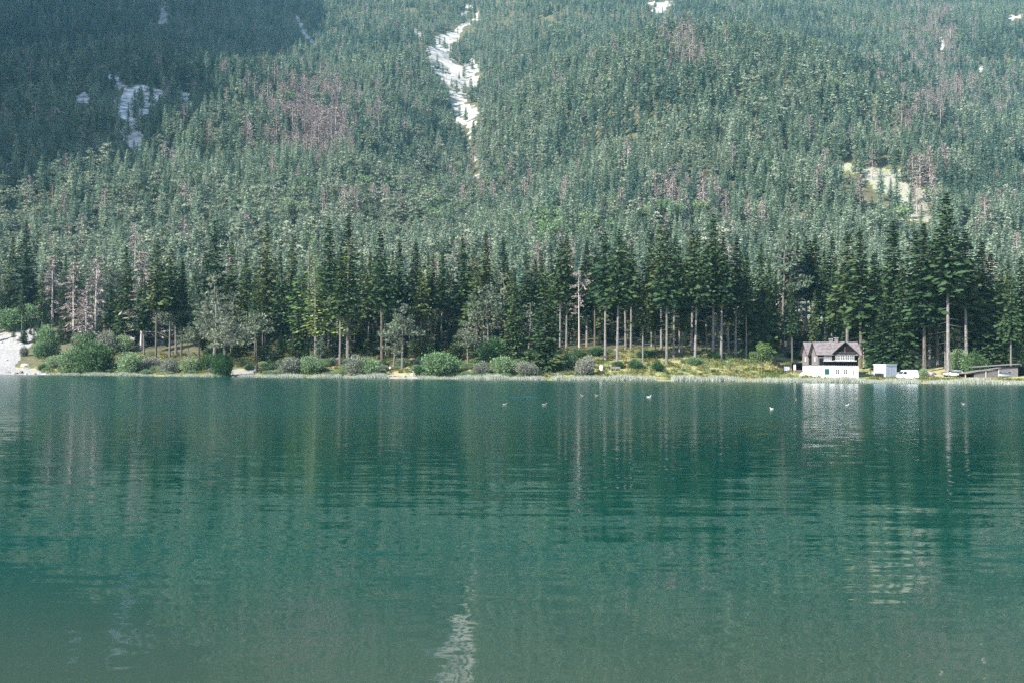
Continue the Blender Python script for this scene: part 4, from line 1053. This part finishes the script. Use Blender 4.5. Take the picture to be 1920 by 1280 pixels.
# ------------------------------------------------------------------ white van, side on, nose to the left
P, k = spot(1701, 711); van = empty('parked_van', P, R(8)); tag(van, 'white panel van parked right of the pale blue box hut, nose left', 'van')
VL, VW, VH = 4.5, 1.85, 2.3
prof = [(-2.25, .38), (-2.28, .75), (-2.15, 1.02), (-1.72, 1.22), (-1.22, 1.98), (-.95, 2.18), (0, 2.26), (2.0, 2.24), (2.2, 2.1), (2.26, 1.2), (2.26, .38)]
mb = MB(); ws = [1.0 if z < 1.3 else (.93 if z < 2 else .82) for x, z in prof]
n = len(prof); vs = [(x, -VW / 2 * w, z) for (x, z), w in zip(prof, ws)] + [(x, VW / 2 * w, z) for (x, z), w in zip(prof, ws)]
mb.add(vs, [tuple(range(n)), tuple(range(2 * n - 1, n - 1, -1))] + [(i, i + n, (i + 1) % n + n, (i + 1) % n) for i in range(n)])
mb.build('body', M['vanwhite'], van)
for x in (-1.45, 1.4):
    for s_ in (-1, 1):
        wh = MB().tube([(x, s_ * (VW / 2 - .16), .33), (x, s_ * (VW / 2 + .025), .33)], .34, 14).build('wheel', M['black'], van)
        MB().tube([(x, s_ * (VW / 2 + .027), .33), (x, s_ * (VW / 2 + .04), .33)], .19, 12).build('rim', M['silver'], wh)
MB().prism([(-1.66, -.83, 1.32), (-1.25, -.79, 1.93), (-.95, -.78, 1.98), (-.72, -.78, 1.98), (-.72, -.875, 1.32)], (0, -.1, 0)).build('side_window', M['glass'], van)
MB().prism([(-1.735, -.78, 1.27), (-1.735, .78, 1.27), (-1.27, .72, 1.96), (-1.27, -.72, 1.96)], (-.05, 0, .02)).build('windscreen', M['glass'], van)
for s_ in (-1, 1): MB().box((-2.2, s_ * .68, .86), (.16, .3, .2), ry=.25).build('headlight', M['lamp'], van)
MB().span((-2.36, -.92, .34), (-2.2, .92, .6)).build('bumper', M['metal'], van)
MB().span((2.24, -.92, .34), (2.38, .92, .6)).build('bumper', M['metal'], van)
for x in (-.62, .42): MB().span((x - .018, -.955, .5), (x + .018, -.9, 2.0)).build('door_seam', M['black'], van)
MB().span((.42, -.95, 1.28), (2.1, -.925, 1.31)).build('trim_strip', M['metal'], van)
MB().span((-2.0, -.88, .18), (2.1, .88, .376)).build('chassis', M['black'], van)
MB().span((-.5, -.97, 1.16), (-.36, -.93, 1.2)).build('door_handle', M['black'], van)
MB().span((-1.32, -1.12, 1.32), (-1.2, -.93, 1.56)).build('mirror', M['black'], van)

# ------------------------------------------------------------------ heap, planks, crate, silver car
P, k = spot(1742, 705); g = rg(430)
def lump(name, sx, sy, sz, mat, seed, P, lab, cat, group=None, rz=0, rough=.25):
    me_ = rock_mesh(seed, rough); me_ = me_.copy(); me_.materials.clear(); me_.materials.append(M[mat])
    o = link(name, me_, None, P, rz); o.scale = (sx, sy, sz); tag(o, lab, cat, group); return o
import bmesh
def rock_mesh(seed, rough):
    bm = bmesh.new(); bmesh.ops.create_icosphere(bm, subdivisions=3, radius=1)
    g_ = rg(seed); off = g_.random(3) * 50
    co = np.array([v.co for v in bm.verts]); nz_ = fbm(co[:, 0] * 2 + off[0] + co[:, 2], co[:, 1] * 2 + off[1] - co[:, 2] * .7, 1.2, seed, 3)
    for v, q in zip(bm.verts, nz_):
        v.co *= 1 + rough * 2.4 * q
        v.co = Vector((round(v.co.x / .16) * .05 + v.co.x * .69, round(v.co.y / .16) * .05 + v.co.y * .69, round(v.co.z / .2) * .06 + v.co.z * .7))
        if v.co.z < -.45: v.co.z = -.45
    me_ = bpy.data.meshes.new('boulder'); bm.to_mesh(me_); bm.free(); return me_
lump('tarp_heap', 1.1, .8, .95, 'tarp', 431, P + Vector((0, 0, .35)), 'salmon coloured tarp heap right of the white van', 'tarp')
P, k = spot(1751, 705); lump('tarp_heap', .55, .55, .6, 'bluedark', 432, P + Vector((.2, .3, .3)), 'small dark covered heap between the salmon tarp and the silver car', 'tarp')
P, k = spot(1735, 706); bl = empty('barrel', P); MB().tube([(0, 0, 0), (0, 0, .1), (0, 0, .55), (0, 0, 1.0)], [.27, .3, .3, .27], 12).build('drum', M['metal'], bl); MB().tube([(0, 0, 1.003), (0, 0, 1.03)], .25, 12).build('lid', M['metal'], bl); tag(bl, 'grey barrel at the left end of the tarp heap', 'barrel')
P, k = spot(1761, 706); st = empty('plank_stack', P, R(4)); tag(st, 'stack of pale planks in front of the silver car', 'planks')
for i in range(4):
    for j in range(3): MB().span((-1.0 + .06 * (i % 2), -.36 + j * .25, i * .12 + .03), (.95 + .08 * (j % 2), -.36 + j * .25 + .22, i * .12 + .13)).build('plank', M['plank'], st)
P, k = spot(1788, 705.5); car = empty('parked_car', P, R(-6)); tag(car, 'silver estate car parked under the tallest spruce beside the sheds', 'car')
prof = [(-2.2, .35), (-2.25, .62), (-2.0, .82), (-1.2, .95), (-.55, 1.42), (.3, 1.5), (1.5, 1.46), (2.05, 1.05), (2.2, .9), (2.22, .38)]
n = len(prof); mb = MB(); ws = [1.0 if z < 1 else .84 for x, z in prof]
vs = [(x, -.86 * w, z) for (x, z), w in zip(prof, ws)] + [(x, .86 * w, z) for (x, z), w in zip(prof, ws)]
mb.add(vs, [tuple(range(n)), tuple(range(2 * n - 1, n - 1, -1))] + [(i, i + n, (i + 1) % n + n, (i + 1) % n) for i in range(n)]); mb.build('body', M['silver'], car)
for (a, b) in ((-.85, -.1), (0, .75), (.85, 1.55)): MB().prism([(a - .1, -.84, .98), (a + .05 if a < -.5 else a, -.76, 1.36), (b, -.76, 1.38), (b + (.12 if b > 1 else 0), -.84, .98)], (0, -.06, 0)).build('side_window', M['glass'], car)
MB().prism([(-1.17, -.68, .99), (-1.17, .68, .99), (-.58, .62, 1.4), (-.58, -.62, 1.4)], (-.03, 0, .03)).build('windscreen', M['glass'], car)
for x in (-1.4, 1.35):
    for s_ in (-1, 1):
        wh = MB().tube([(x, s_ * .7, .31), (x, s_ * .885, .31)], .32, 14).build('wheel', M['black'], car); MB().tube([(x, s_ * .887, .31), (x, s_ * .9, .31)], .19, 12).build('rim', M['metal'], wh)
for s_ in (-1, 1): MB().box((-2.17, s_ * .6, .68), (.14, .3, .14)).build('headlight', M['lamp'], car); MB().box((2.16, s_ * .66, .8), (.12, .2, .22)).build('taillight', M['red'], car)
MB().span((-2.31, -.85, .3), (-2.14, .85, .5)).build('bumper', M['black'], car); MB().span((2.16, -.85, .3), (2.31, .85, .5)).build('bumper', M['black'], car)
for s_ in (-1, 1): MB().span((-.3, s_ * .6 - .02, 1.5), (1.4, s_ * .6 + .02, 1.56)).build('roof_rail', M['black'], car)
P, k = spot(1769, 704.5); cr_ = empty('crate', P); MB().span((-.45, -.4, .05), (.45, .4, 1.0)).build('box', M['brownwood'], cr_); tag(cr_, 'brown wooden crate at the left end of the silver car', 'crate')
for i in range(4): MB().span((-.47, -.44, .06 + i * .24), (.47, -.405, .26 + i * .24)).build('slat', M['brownwood'], cr_)

# ------------------------------------------------------------------ sheds at the right end
P, k = spot(1809, 708); s1_ = empty('plank_shed', P); tag(s1_, 'low weathered log shed with a pent roof rising to the right', 'shed')
Ls = 8.1; h0_, h1_ = 1.05, 2.35
def pent(x): return h0_ + (h1_ - h0_) * x / Ls
MB().prism([(-.35, -.5, pent(-.35)), (Ls + .3, -.5, pent(Ls + .3)), (Ls + .3, -.5, pent(Ls + .3) + .13), (-.35, -.5, pent(-.35) + .13)], (0, 4.0, 0)).build('roof', M['timber_grey'], s1_)
for r_ in range(10):
    z = -.2 + r_ * .25; x0 = max(2.2, (z + .3 - h0_) / (h1_ - h0_) * Ls + .1)
    if x0 < Ls - .5: MB().tube([(x0, .05 * (r_ % 2), z + .12), (Ls - .1, .04 * ((r_ + 1) % 2), z + .12)], .115, 6).build('log', M['timber_grey'], s1_)
MB().span((2.3, .25, -.3), (Ls - .1, .4, 1.3)).build('inner_wall', M['timber'], s1_); MB().span((0, 3.0, -.3), (Ls, 3.12, 1.0)).build('wall', M['timber'], s1_)
for x in (.05, 4.9, Ls - .15): MB().span((x - .1, -.28, -.5), (x + .1, -.13, pent(x) - .01)).build('post', M['plank'] if x > 1 else M['tarp'], s1_)
P, k = spot(1871, 707); s2_ = empty('grey_shed', P + Vector((.4, 1.6, 0))); tag(s2_, 'taller grey board shed with an open bay at the right edge', 'shed')
Lg = 5.2; x_l = -4.6
def pent2(x): return 2.72 + .075 * x
MB().prism([(x_l, -.7, pent2(x_l)), (Lg + .5, -.7, pent2(Lg + .5)), (Lg + .5, -.7, pent2(Lg + .5) + .13), (x_l, -.7, pent2(x_l) + .13)], (0, 5.0, 0)).build('roof', M['timber_grey'], s2_)
for i in range(18):
    a = Lg * i / 18
    if 2.75 < a + .15 < 3.45:
        MB().span((a, -.02 * (i % 2), -.4), (a + Lg / 18 - .02, .05, .75)).build('board', M['timber_grey'], s2_); MB().span((a, -.02 * (i % 2), 1.3), (a + Lg / 18 - .02, .05, pent2(a) - .3)).build('board', M['timber_grey'], s2_)
    else: MB().span((a, -.02 * (i % 2), -.4), (a + Lg / 18 - .02, .05, pent2(a) - .3)).build('board', M['timber_grey'], s2_)
MB().span((0, .06, -.4), (Lg, .14, 2.4)).build('wall', M['timber'], s2_)
MB().span((0, -.06, pent2(0) - .29), (Lg, .05, pent2(0) - .02)).build('fascia', M['timber'], s2_)
MB().span((Lg + .004, 3.5, -.4), (Lg + 6, 3.6, 2.6)).build('back_wall', M['timber'], s2_)
MB().prism([(Lg + .51, -.7, pent2(Lg)), (Lg + 6, -.7, pent2(Lg + 6) - .3), (Lg + 6, -.7, pent2(Lg + 6) - .17), (Lg + .51, -.7, pent2(Lg) + .13)], (0, 4.6, 0)).build('roof', M['timber'], s2_)
MB().span((Lg + 5.6, -.1, -.4), (Lg + 5.8, .1, 2.7)).build('post', M['timber_grey'], s2_)
P, k = spot(1883, 707); bt = empty('covered_boat', P, R(3)); tag(bt, 'dark blue covered rowing boat in front of the grey shed', 'boat')
def hull(L_, W_, H_, n=9):
    m_ = MB(); rings = []
    for i in range(n):
        f = i / (n - 1); x = (f - .5) * L_; w = W_ / 2 * (math.sin(math.pi * min(1, .12 + f * .80)) ** .6); zb = .10 * H_ + .4 * H_ * abs(f - .45) ** 2 * 2
        rings.append([(x, -w, H_ * (1 + .25 * abs(f - .5))), (x, -w * .75, zb + H_ * .3), (x, 0, zb), (x, w * .75, zb + H_ * .3), (x, w, H_ * (1 + .25 * abs(f - .5)))])
    vs = [p for r_ in rings for p in r_]; fs = [(i * 5 + j, i * 5 + j + 1, i * 5 + j + 6, i * 5 + j + 5) for i in range(n - 1) for j in range(4)] + [(0, 4, 3, 2, 1), tuple((n - 1) * 5 + q for q in range(5))]
    return m_.add(vs, fs), rings
h_, rings = hull(3.0, 1.2, .75); h_.build('hull', M['palegrey'], bt)
mb = MB(); vs = []
for r_ in rings: vs += [Vector(r_[0]) + Vector((0, -.03, .02)), Vector((r_[2][0], 0, r_[0][2] + .3)), Vector(r_[4]) + Vector((0, .03, .02))]
mb.add(vs, [(i * 3 + j, i * 3 + j + 1, i * 3 + j + 4, i * 3 + j + 3) for i in range(len(rings) - 1) for j in range(2)]).build('cover', M['bluedark'], bt)

# ------------------------------------------------------------------ sign, benches, logs, landing
P, k = spot(1127, 697); sg = empty('round_sign', P); tag(sg, 'white oval sign on a short post in the meadow', 'sign')
MB().tube([(0, 0, -.3), (0, 0, .45)], .06, 8).build('post', M['plank'], sg)
mb = MB(); ol = [(math.cos(a) * .42, -.05, 1.0 + math.sin(a) * .66) for a in np.linspace(0, 6.283, 19)[:-1]]; mb.prism(ol, (0, .1, 0)); mb.build('board', M['white'], sg)
P, k = spot(1154, 695); bn = empty('log_bench', P); tag(bn, 'grey log bench on the meadow right of the white oval sign', 'bench')
MB().tube([(-1.25, 0, .62), (1.25, .05, .62)], .22, 8).build('seat', M['timber_grey'], bn); MB().span((-1.2, .25, .7), (1.2, .33, 1.05)).build('backrest', M['timber_grey'], bn)
for x in (-.9, .9): MB().box((x, 0, .18), (.25, .35, .55)).build('leg', M['timber'], bn)
P, k = spot(1030, 696); bn = empty('plank_bench', P); tag(bn, 'short white plank bench at the foot of the broad dense spruce', 'bench')
MB().box((0, -.6, .72), (1.25, .5, .28)).build('seat', M['white'], bn)
for x in (-.45, .45): MB().box((x, -.6, .26), (.1, .4, .6)).build('leg', M['timber'], bn)
def log(pxa, pxb, base, r_, lab, mat='plank', dz=.12):
    a = hit(pxa, base); b = hit(pxb, base + .3); o = empty('driftwood_log', a); d = Vector(b) - Vector(a)
    MB().tube([(0, 0, dz), d * .5 + Vector((0, .08, dz + .05)), d + Vector((0, 0, dz))], [r_, r_ * .9, r_ * .6], 7).build('stem', M[mat], o)
    MB().tube([d * .6 + Vector((0, 0, dz)), d * .68 + Vector((.1, -.1, dz + .35))], [r_ * .4, r_ * .2], 5).build('branch_stub', M[mat], o); tag(o, lab, 'log', 'logs lying on the shore')
log(1026, 1049, 701.5, .16, 'pale driftwood log lying below the broad dense spruce'); log(1055, 1068, 701.0, .12, 'short pale driftwood log right of the longer pale one')
log(10, 20, 698.2, .22, 'brown log at the water left of the mossy rocks', 'brownwood'); log(443, 462, 706.0, .2, 'dark brown log at the water below the sandy bank', 'brownwood')
# wooden landing
P, k = spot(727, 705); ld = empty('wooden_landing', P); tag(ld, 'low landing of pale planks at the water below the reddish bank', 'landing')
Lw = 7.3
for i in range(24):
    a = Lw * i / 24; MB().span((a, -1.2 + .05 * ((i * 7) % 3), .30), (a + Lw / 24 - .025, .5, .37)).build('plank', M['plank'], ld)
for x in (.15, 1.6, 3.2, 4.8, 6.2, Lw - .15): MB().box((x, -1.1, -.25), (.16, .16, 1.08)).build('post', M['plank'], ld)
MB().span((0, -1.19, .1), (Lw, -1.08, .295)).build('edge_beam', M['plank'], ld)

# ------------------------------------------------------------------ boulders
GBO = 'boulders on the bank'
BO = [(46,687,1.25,.8,.75,'rock','large pale boulder on the gravel shore at the left'),(75,691.5,.8,.5,.25,'rock','flat pale stone on the gravel right of the large boulder'),(3,643,.7,.5,.4,'rock','grey stone high on the gravel fan at the left edge'),(12,676,.6,.5,.35,'rock','stone on the gravel fan beside its lower edge'),
 (40,699,.8,.6,.5,'mossrock','brown mossy rock at the water on the gravel shore'),(30,700.5,.9,.6,.35,'mossrock','flat yellowish mossy rock at the water'),(49,701,.4,.35,.3,'rock','small pale stone beside the brown mossy rock'),(66,701,.6,.4,.3,'mossrock','dark low rock at the water right of the mossy rocks'),(82,701.5,.7,.4,.2,'rock','flat pale stone at the end of the gravel shore'),
 (422,707,.42,.35,.3,'rock','white stone in the water at the leaning pine'),(437,707,.3,.3,.25,'rock','smaller white stone in the water right of the leaning pine'),(741,688,1.0,.8,.7,'redrock','reddish rock on the bank above the left end of the landing'),(752,684,.9,.7,.6,'redrock','reddish rock between thin trunks above the landing'),
 (764,684,1.1,.8,.9,'redrock','largest reddish rock above the landing'),(774,676,1.0,.8,.9,'redrock','upper pinkish rock behind the large round bush'),(768,692,.7,.5,.5,'redrock','low reddish rock behind the standing person'),(634,676,1.2,.8,1.0,'redrock','reddish earth boulder between trunks below the pale green larch'),(628,690,.7,.6,.5,'redrock','small reddish stone under the reddish earth boulder'),
 (772,703,.45,.35,.35,'rock','pale stone at the feet of the standing person'),(779,705,.6,.4,.35,'mossrock','brown stone at the water right of the standing person'),(738,706,.45,.3,.25,'mossrock','dark stone in front of the landing, left one'),(760,706.5,.45,.3,.25,'mossrock','dark stone in front of the landing, right one'),
 (490,690,.9,.6,.5,'redrock','reddish rock behind the seated person'),(1506,702.5,.8,.6,.5,'rock','pale stone at the left corner of the house')]
for q, (px, b, a, c_, h, mt, lab) in enumerate(BO):
    P, k = spot(px, b); h = h * .7 if mt == 'redrock' else h; lump('boulder', a, c_, h, mt, 500 + q, P + Vector((0, 0, h * .3)), lab, 'rock', GBO, g.random() * 3)

# ------------------------------------------------------------------ people
def person(P, rz, pose, mats, lab):
    """one continuous skinned body; clothing as regions of it, hair a child"""
    r = empty('person', P, rz)
    if pose == 'stand':
        J = {'pel': (0, 0, .95), 'bel': (0, 0, 1.12), 'che': (0, 0, 1.35), 'nec': (0, 0, 1.5), 'hd1': (0, -.01, 1.6), 'hd2': (0, -.015, 1.72), 'hl': (.1, 0, .9), 'kl': (.11, -.03, .5), 'al': (.11, .03, .08), 'tl': (.12, -.14, .03),
             'hr': (-.1, 0, .9), 'kr': (-.12, .0, .5), 'ar': (-.13, .06, .08), 'tr': (-.14, -.11, .03), 'sl': (.19, 0, 1.42), 'el': (.26, .04, 1.14), 'wl': (.22, -.13, .96), 'fl': (.2, -.2, .9), 'sr': (-.19, 0, 1.42), 'er': (-.27, .03, 1.15), 'wr': (-.25, -.1, .93), 'fr': (-.24, -.16, .86)}
    else:
        J = {'pel': (0, 0, .42), 'bel': (0, -.03, .6), 'che': (0, -.06, .82), 'nec': (0, -.06, .98), 'hd1': (0, -.08, 1.07), 'hd2': (0, -.09, 1.19), 'hl': (.1, -.05, .42), 'kl': (.14, -.45, .46), 'al': (.13, -.5, .08), 'tl': (.13, -.66, .03),
             'hr': (-.1, -.05, .42), 'kr': (-.14, -.45, .46), 'ar': (-.13, -.48, .08), 'tr': (-.13, -.64, .03), 'sl': (.19, -.06, .9), 'el': (.24, -.15, .66), 'wl': (.12, -.36, .56), 'fl': (.08, -.42, .54), 'sr': (-.19, -.06, .9), 'er': (-.24, -.15, .66), 'wr': (-.12, -.36, .56), 'fr': (-.08, -.42, .54)}
    RAD = dict(pel=.15, bel=.13, che=.15, nec=.055, hd1=.085, hd2=.08, hl=.09, kl=.06, al=.045, tl=.035, hr=.09, kr=.06, ar=.045, tr=.035, sl=.065, el=.045, wl=.033, fl=.035, sr=.065, er=.045, wr=.033, fr=.035)
    E = [('pel', 'bel'), ('bel', 'che'), ('che', 'nec'), ('nec', 'hd1'), ('hd1', 'hd2')] + [e for s_ in 'lr' for e in (('pel', 'h' + s_), ('h' + s_, 'k' + s_), ('k' + s_, 'a' + s_), ('a' + s_, 't' + s_), ('che', 's' + s_), ('s' + s_, 'e' + s_), ('e' + s_, 'w' + s_), ('w' + s_, 'f' + s_))]
    names = list(J); me_ = bpy.data.meshes.new('body'); me_.from_pydata([J[n_] for n_ in names], [(names.index(a), names.index(b)) for a, b in E], [])
    o = link('body', me_, r); o.modifiers.new('skin', 'SKIN'); sv = me_.skin_vertices[0].data
    for i, n_ in enumerate(names): sv[i].radius = (RAD[n_], RAD[n_]); sv[i].use_root = n_ == 'pel'
    o.modifiers.new('sub', 'SUBSURF').levels = 1; o.modifiers['sub'].render_levels = 1
    dg = bpy.context.evaluated_depsgraph_get(); ev = bpy.data.meshes.new_from_object(o.evaluated_get(dg)); o.modifiers.clear(); o.data = ev
    ev.materials.clear()
    for mt in ('skin', mats[0], mats[1], 'black'): ev.materials.append(M[mt])
    hip, nk = J['pel'][2], J['nec'][2]
    for p in ev.polygons:
        c = p.center; leg = (c.z < hip + .06 and abs(c.x) < .2) or (pose != 'stand' and c.y < -.18 and c.z < .5); arm = abs(c.x) > .2 and pose == 'stand' and c.z < J['el'][2] - .02
        p.material_index = 3 if c.z < .1 else (2 if leg and not arm else (0 if c.z > nk or arm else 1)); p.use_smooth = True
    h = J['hd2']; bm = bmesh.new(); bmesh.ops.create_uvsphere(bm, u_segments=10, v_segments=7, radius=.11)
    for v in bm.verts: v.co.z *= .85
    hm = bpy.data.meshes.new('hair'); bm.to_mesh(hm); bm.free(); hm.materials.append(M[mats[2]]); link('hair', hm, r, (h[0], h[1] + .025, h[2] + .035))
    tag(r, lab, 'person'); return r
P, k = spot(775, 702.5); person(P + Vector((0, 0, .06)), R(15), 'stand', ('dark_cloth', 'shirt_blue', 'hair'), 'person standing at the right end of the landing in pale blue trousers')
P, k = spot(731, 698); person(P + Vector((0, 0, .0)), R(-20), 'stand', ('shirt_white', 'dark_cloth', 'hair'), 'person in a white top and dark trousers above the left end of the landing')
P, k = spot(478, 698); person(P + Vector((0, .2, .0)), R(10), 'sit', ('shirt_white', 'palegrey', 'shirt_white'), 'person in white with a white hat sitting on the sandy bank')
P, k = spot(478, 698); o = empty('stone_seat', P + Vector((0, .25, 0))); lump('boulder', .4, .3, .42, 'rock', 560, P + Vector((0, .27, .12)), 'low stone under the seated person', 'rock', GBO); bpy.data.objects.remove(o)
P, k = spot(476.5, 699.5); bp_ = empty('backpack', P + Vector((.15, -.5, 0))); MB().box((0, 0, .28), (.4, .28, .55), taper=.8).build('bag', M['red'], bp_); MB().box((0, -.17, .2), (.28, .1, .28)).build('pocket', M['dark_cloth'], bp_); tag(bp_, 'red backpack on the ground beside the seated person', 'backpack')

# ------------------------------------------------------------------ ducks
def duck(px, py, kind, rz, lab, s_=1.0):
    d = ray(px, py); t = -CAM_H / d[2]; P = Vector((d[0] * t, t, 0)); r = empty('duck', P, rz, s_ * .56)
    sp = [(-.30, 0, .13, .015), (-.22, 0, .10, .06), (-.10, 0, .07, .115), (.04, 0, .06, .125), (.15, 0, .08, .09), (.19, 0, .15, .05), (.20, 0, .21, .045), (.225, 0, .255, .055), (.26, 0, .265, .045), (.285, 0, .262, .02)]
    mb = MB().tube([p[:3] for p in sp], [p[3] for p in sp], 10); mi = {'white': 0, 'grey': 0, 'brown': 0}[kind]
    me_ = mb.mesh('body', [M['duck_' + kind], M['duck_head'] if kind != 'brown' else M['duck_brown']], True)
    for p in me_.polygons: p.material_index = 1 if (p.center.z > .18 and p.center.x > .15 and kind != 'white') else 0
    link('body', me_, r); MB().box((.315, 0, .252), (.08, .04, .02)).build('bill', M['bill'], r)
    mb = MB()
    for q in (-1, 1): mb.add([(.08, q * .118, .10), (-.02, q * .135, .15), (-.24, q * .07, .16), (-.1, q * .13, .08)], [(0, 1, 2, 3)])
    mb.build('wing', M['duck_grey' if kind != 'white' else 'duck_white'], r); tag(r, lab, 'duck', 'ducks on the lake')
for a in ((947, 759, 'grey', 0.2, 'grey duck with dark head, leftmost of the ducks', 1.25), (1021, 759.5, 'brown', 0.1, 'pale brown duck right of the leftmost dark-headed duck', 1.3), (1217, 745, 'white', 0.0, 'whitish duck trailing a wake in the middle of the lake', 1.6), (1092, 742.5, 'brown', 3.1, 'brown duck, left of two close together far out on the lake', 1.4), (1119, 742, 'brown', 3.0, 'brown duck, right of two close together far out on the lake', 1.3),
          (1447, 767, 'white', 2.5, 'small white duck left of the house reflection', 1.0), (1493, 751, 'brown', 1.2, 'brown duck at the left edge of the house reflection', 1.4), (1589, 761, 'white', 0.5, 'white duck in the reflection of the house', 1.35), (1807, 758, 'grey', 3.1, 'grey duck, rightmost on the lake', 1.3)):
    duck(*a)
for (xa, xb, py, lab) in ((955, 1008, 744.5, 'thin pale wake left behind a swimming duck, left one'), (1165, 1212, 745, 'thin pale wake behind the whitish duck')):
    da = ray(xa, py); db = ray(xb, py); a = Vector((da[0], da[1], 0)) * (-CAM_H / da[2]); b = Vector((db[0], db[1], 0)) * (-CAM_H / db[2])
    mb = MB(); n = 14; d = (b - a)
    for i in range(n):
        p = a + d * (i / n); q = a + d * ((i + .8) / n); w = .10 + .08 * math.sin(i * 2.1) ** 2
        mb.add([p + Vector((0, -w, -.01)), q + Vector((0, -w, -.01)), q + Vector((0, 0, .05)), p + Vector((0, 0, .05)), q + Vector((0, w, -.01)), p + Vector((0, w, -.01))], [(0, 1, 2, 3), (3, 2, 4, 5)])
    tag(mb.build('wake', bpy.data.materials['lake_water']), lab, 'wake', kind='stuff')
# ------------------------------------------------------------------ haze
if HAZE_DENSITY > 0:
    zt = float(ZZ.max()) + 40
    hz = bpy.data.materials.new('haze_air'); hz.use_nodes = True; nt = hz.node_tree; nt.nodes.clear()
    out = nt.nodes.new('ShaderNodeOutputMaterial'); vp = nt.nodes.new('ShaderNodeVolumePrincipled')
    vp.inputs['Color'].default_value = (.24, .54, .68, 1); vp.inputs['Density'].default_value = HAZE_DENSITY; vp.inputs['Anisotropy'].default_value = 0.0
    nt.links.new(vp.outputs[0], out.inputs['Volume'])
    xm = float(np.abs(XX).max()) + 60
    mb = MB(); mb.span((-xm, -90, -11), (xm, float(YY.max()) + 60, zt))
    tag(mb.build('haze', hz), 'thin bluish haze over the whole valley', 'haze', kind='stuff')
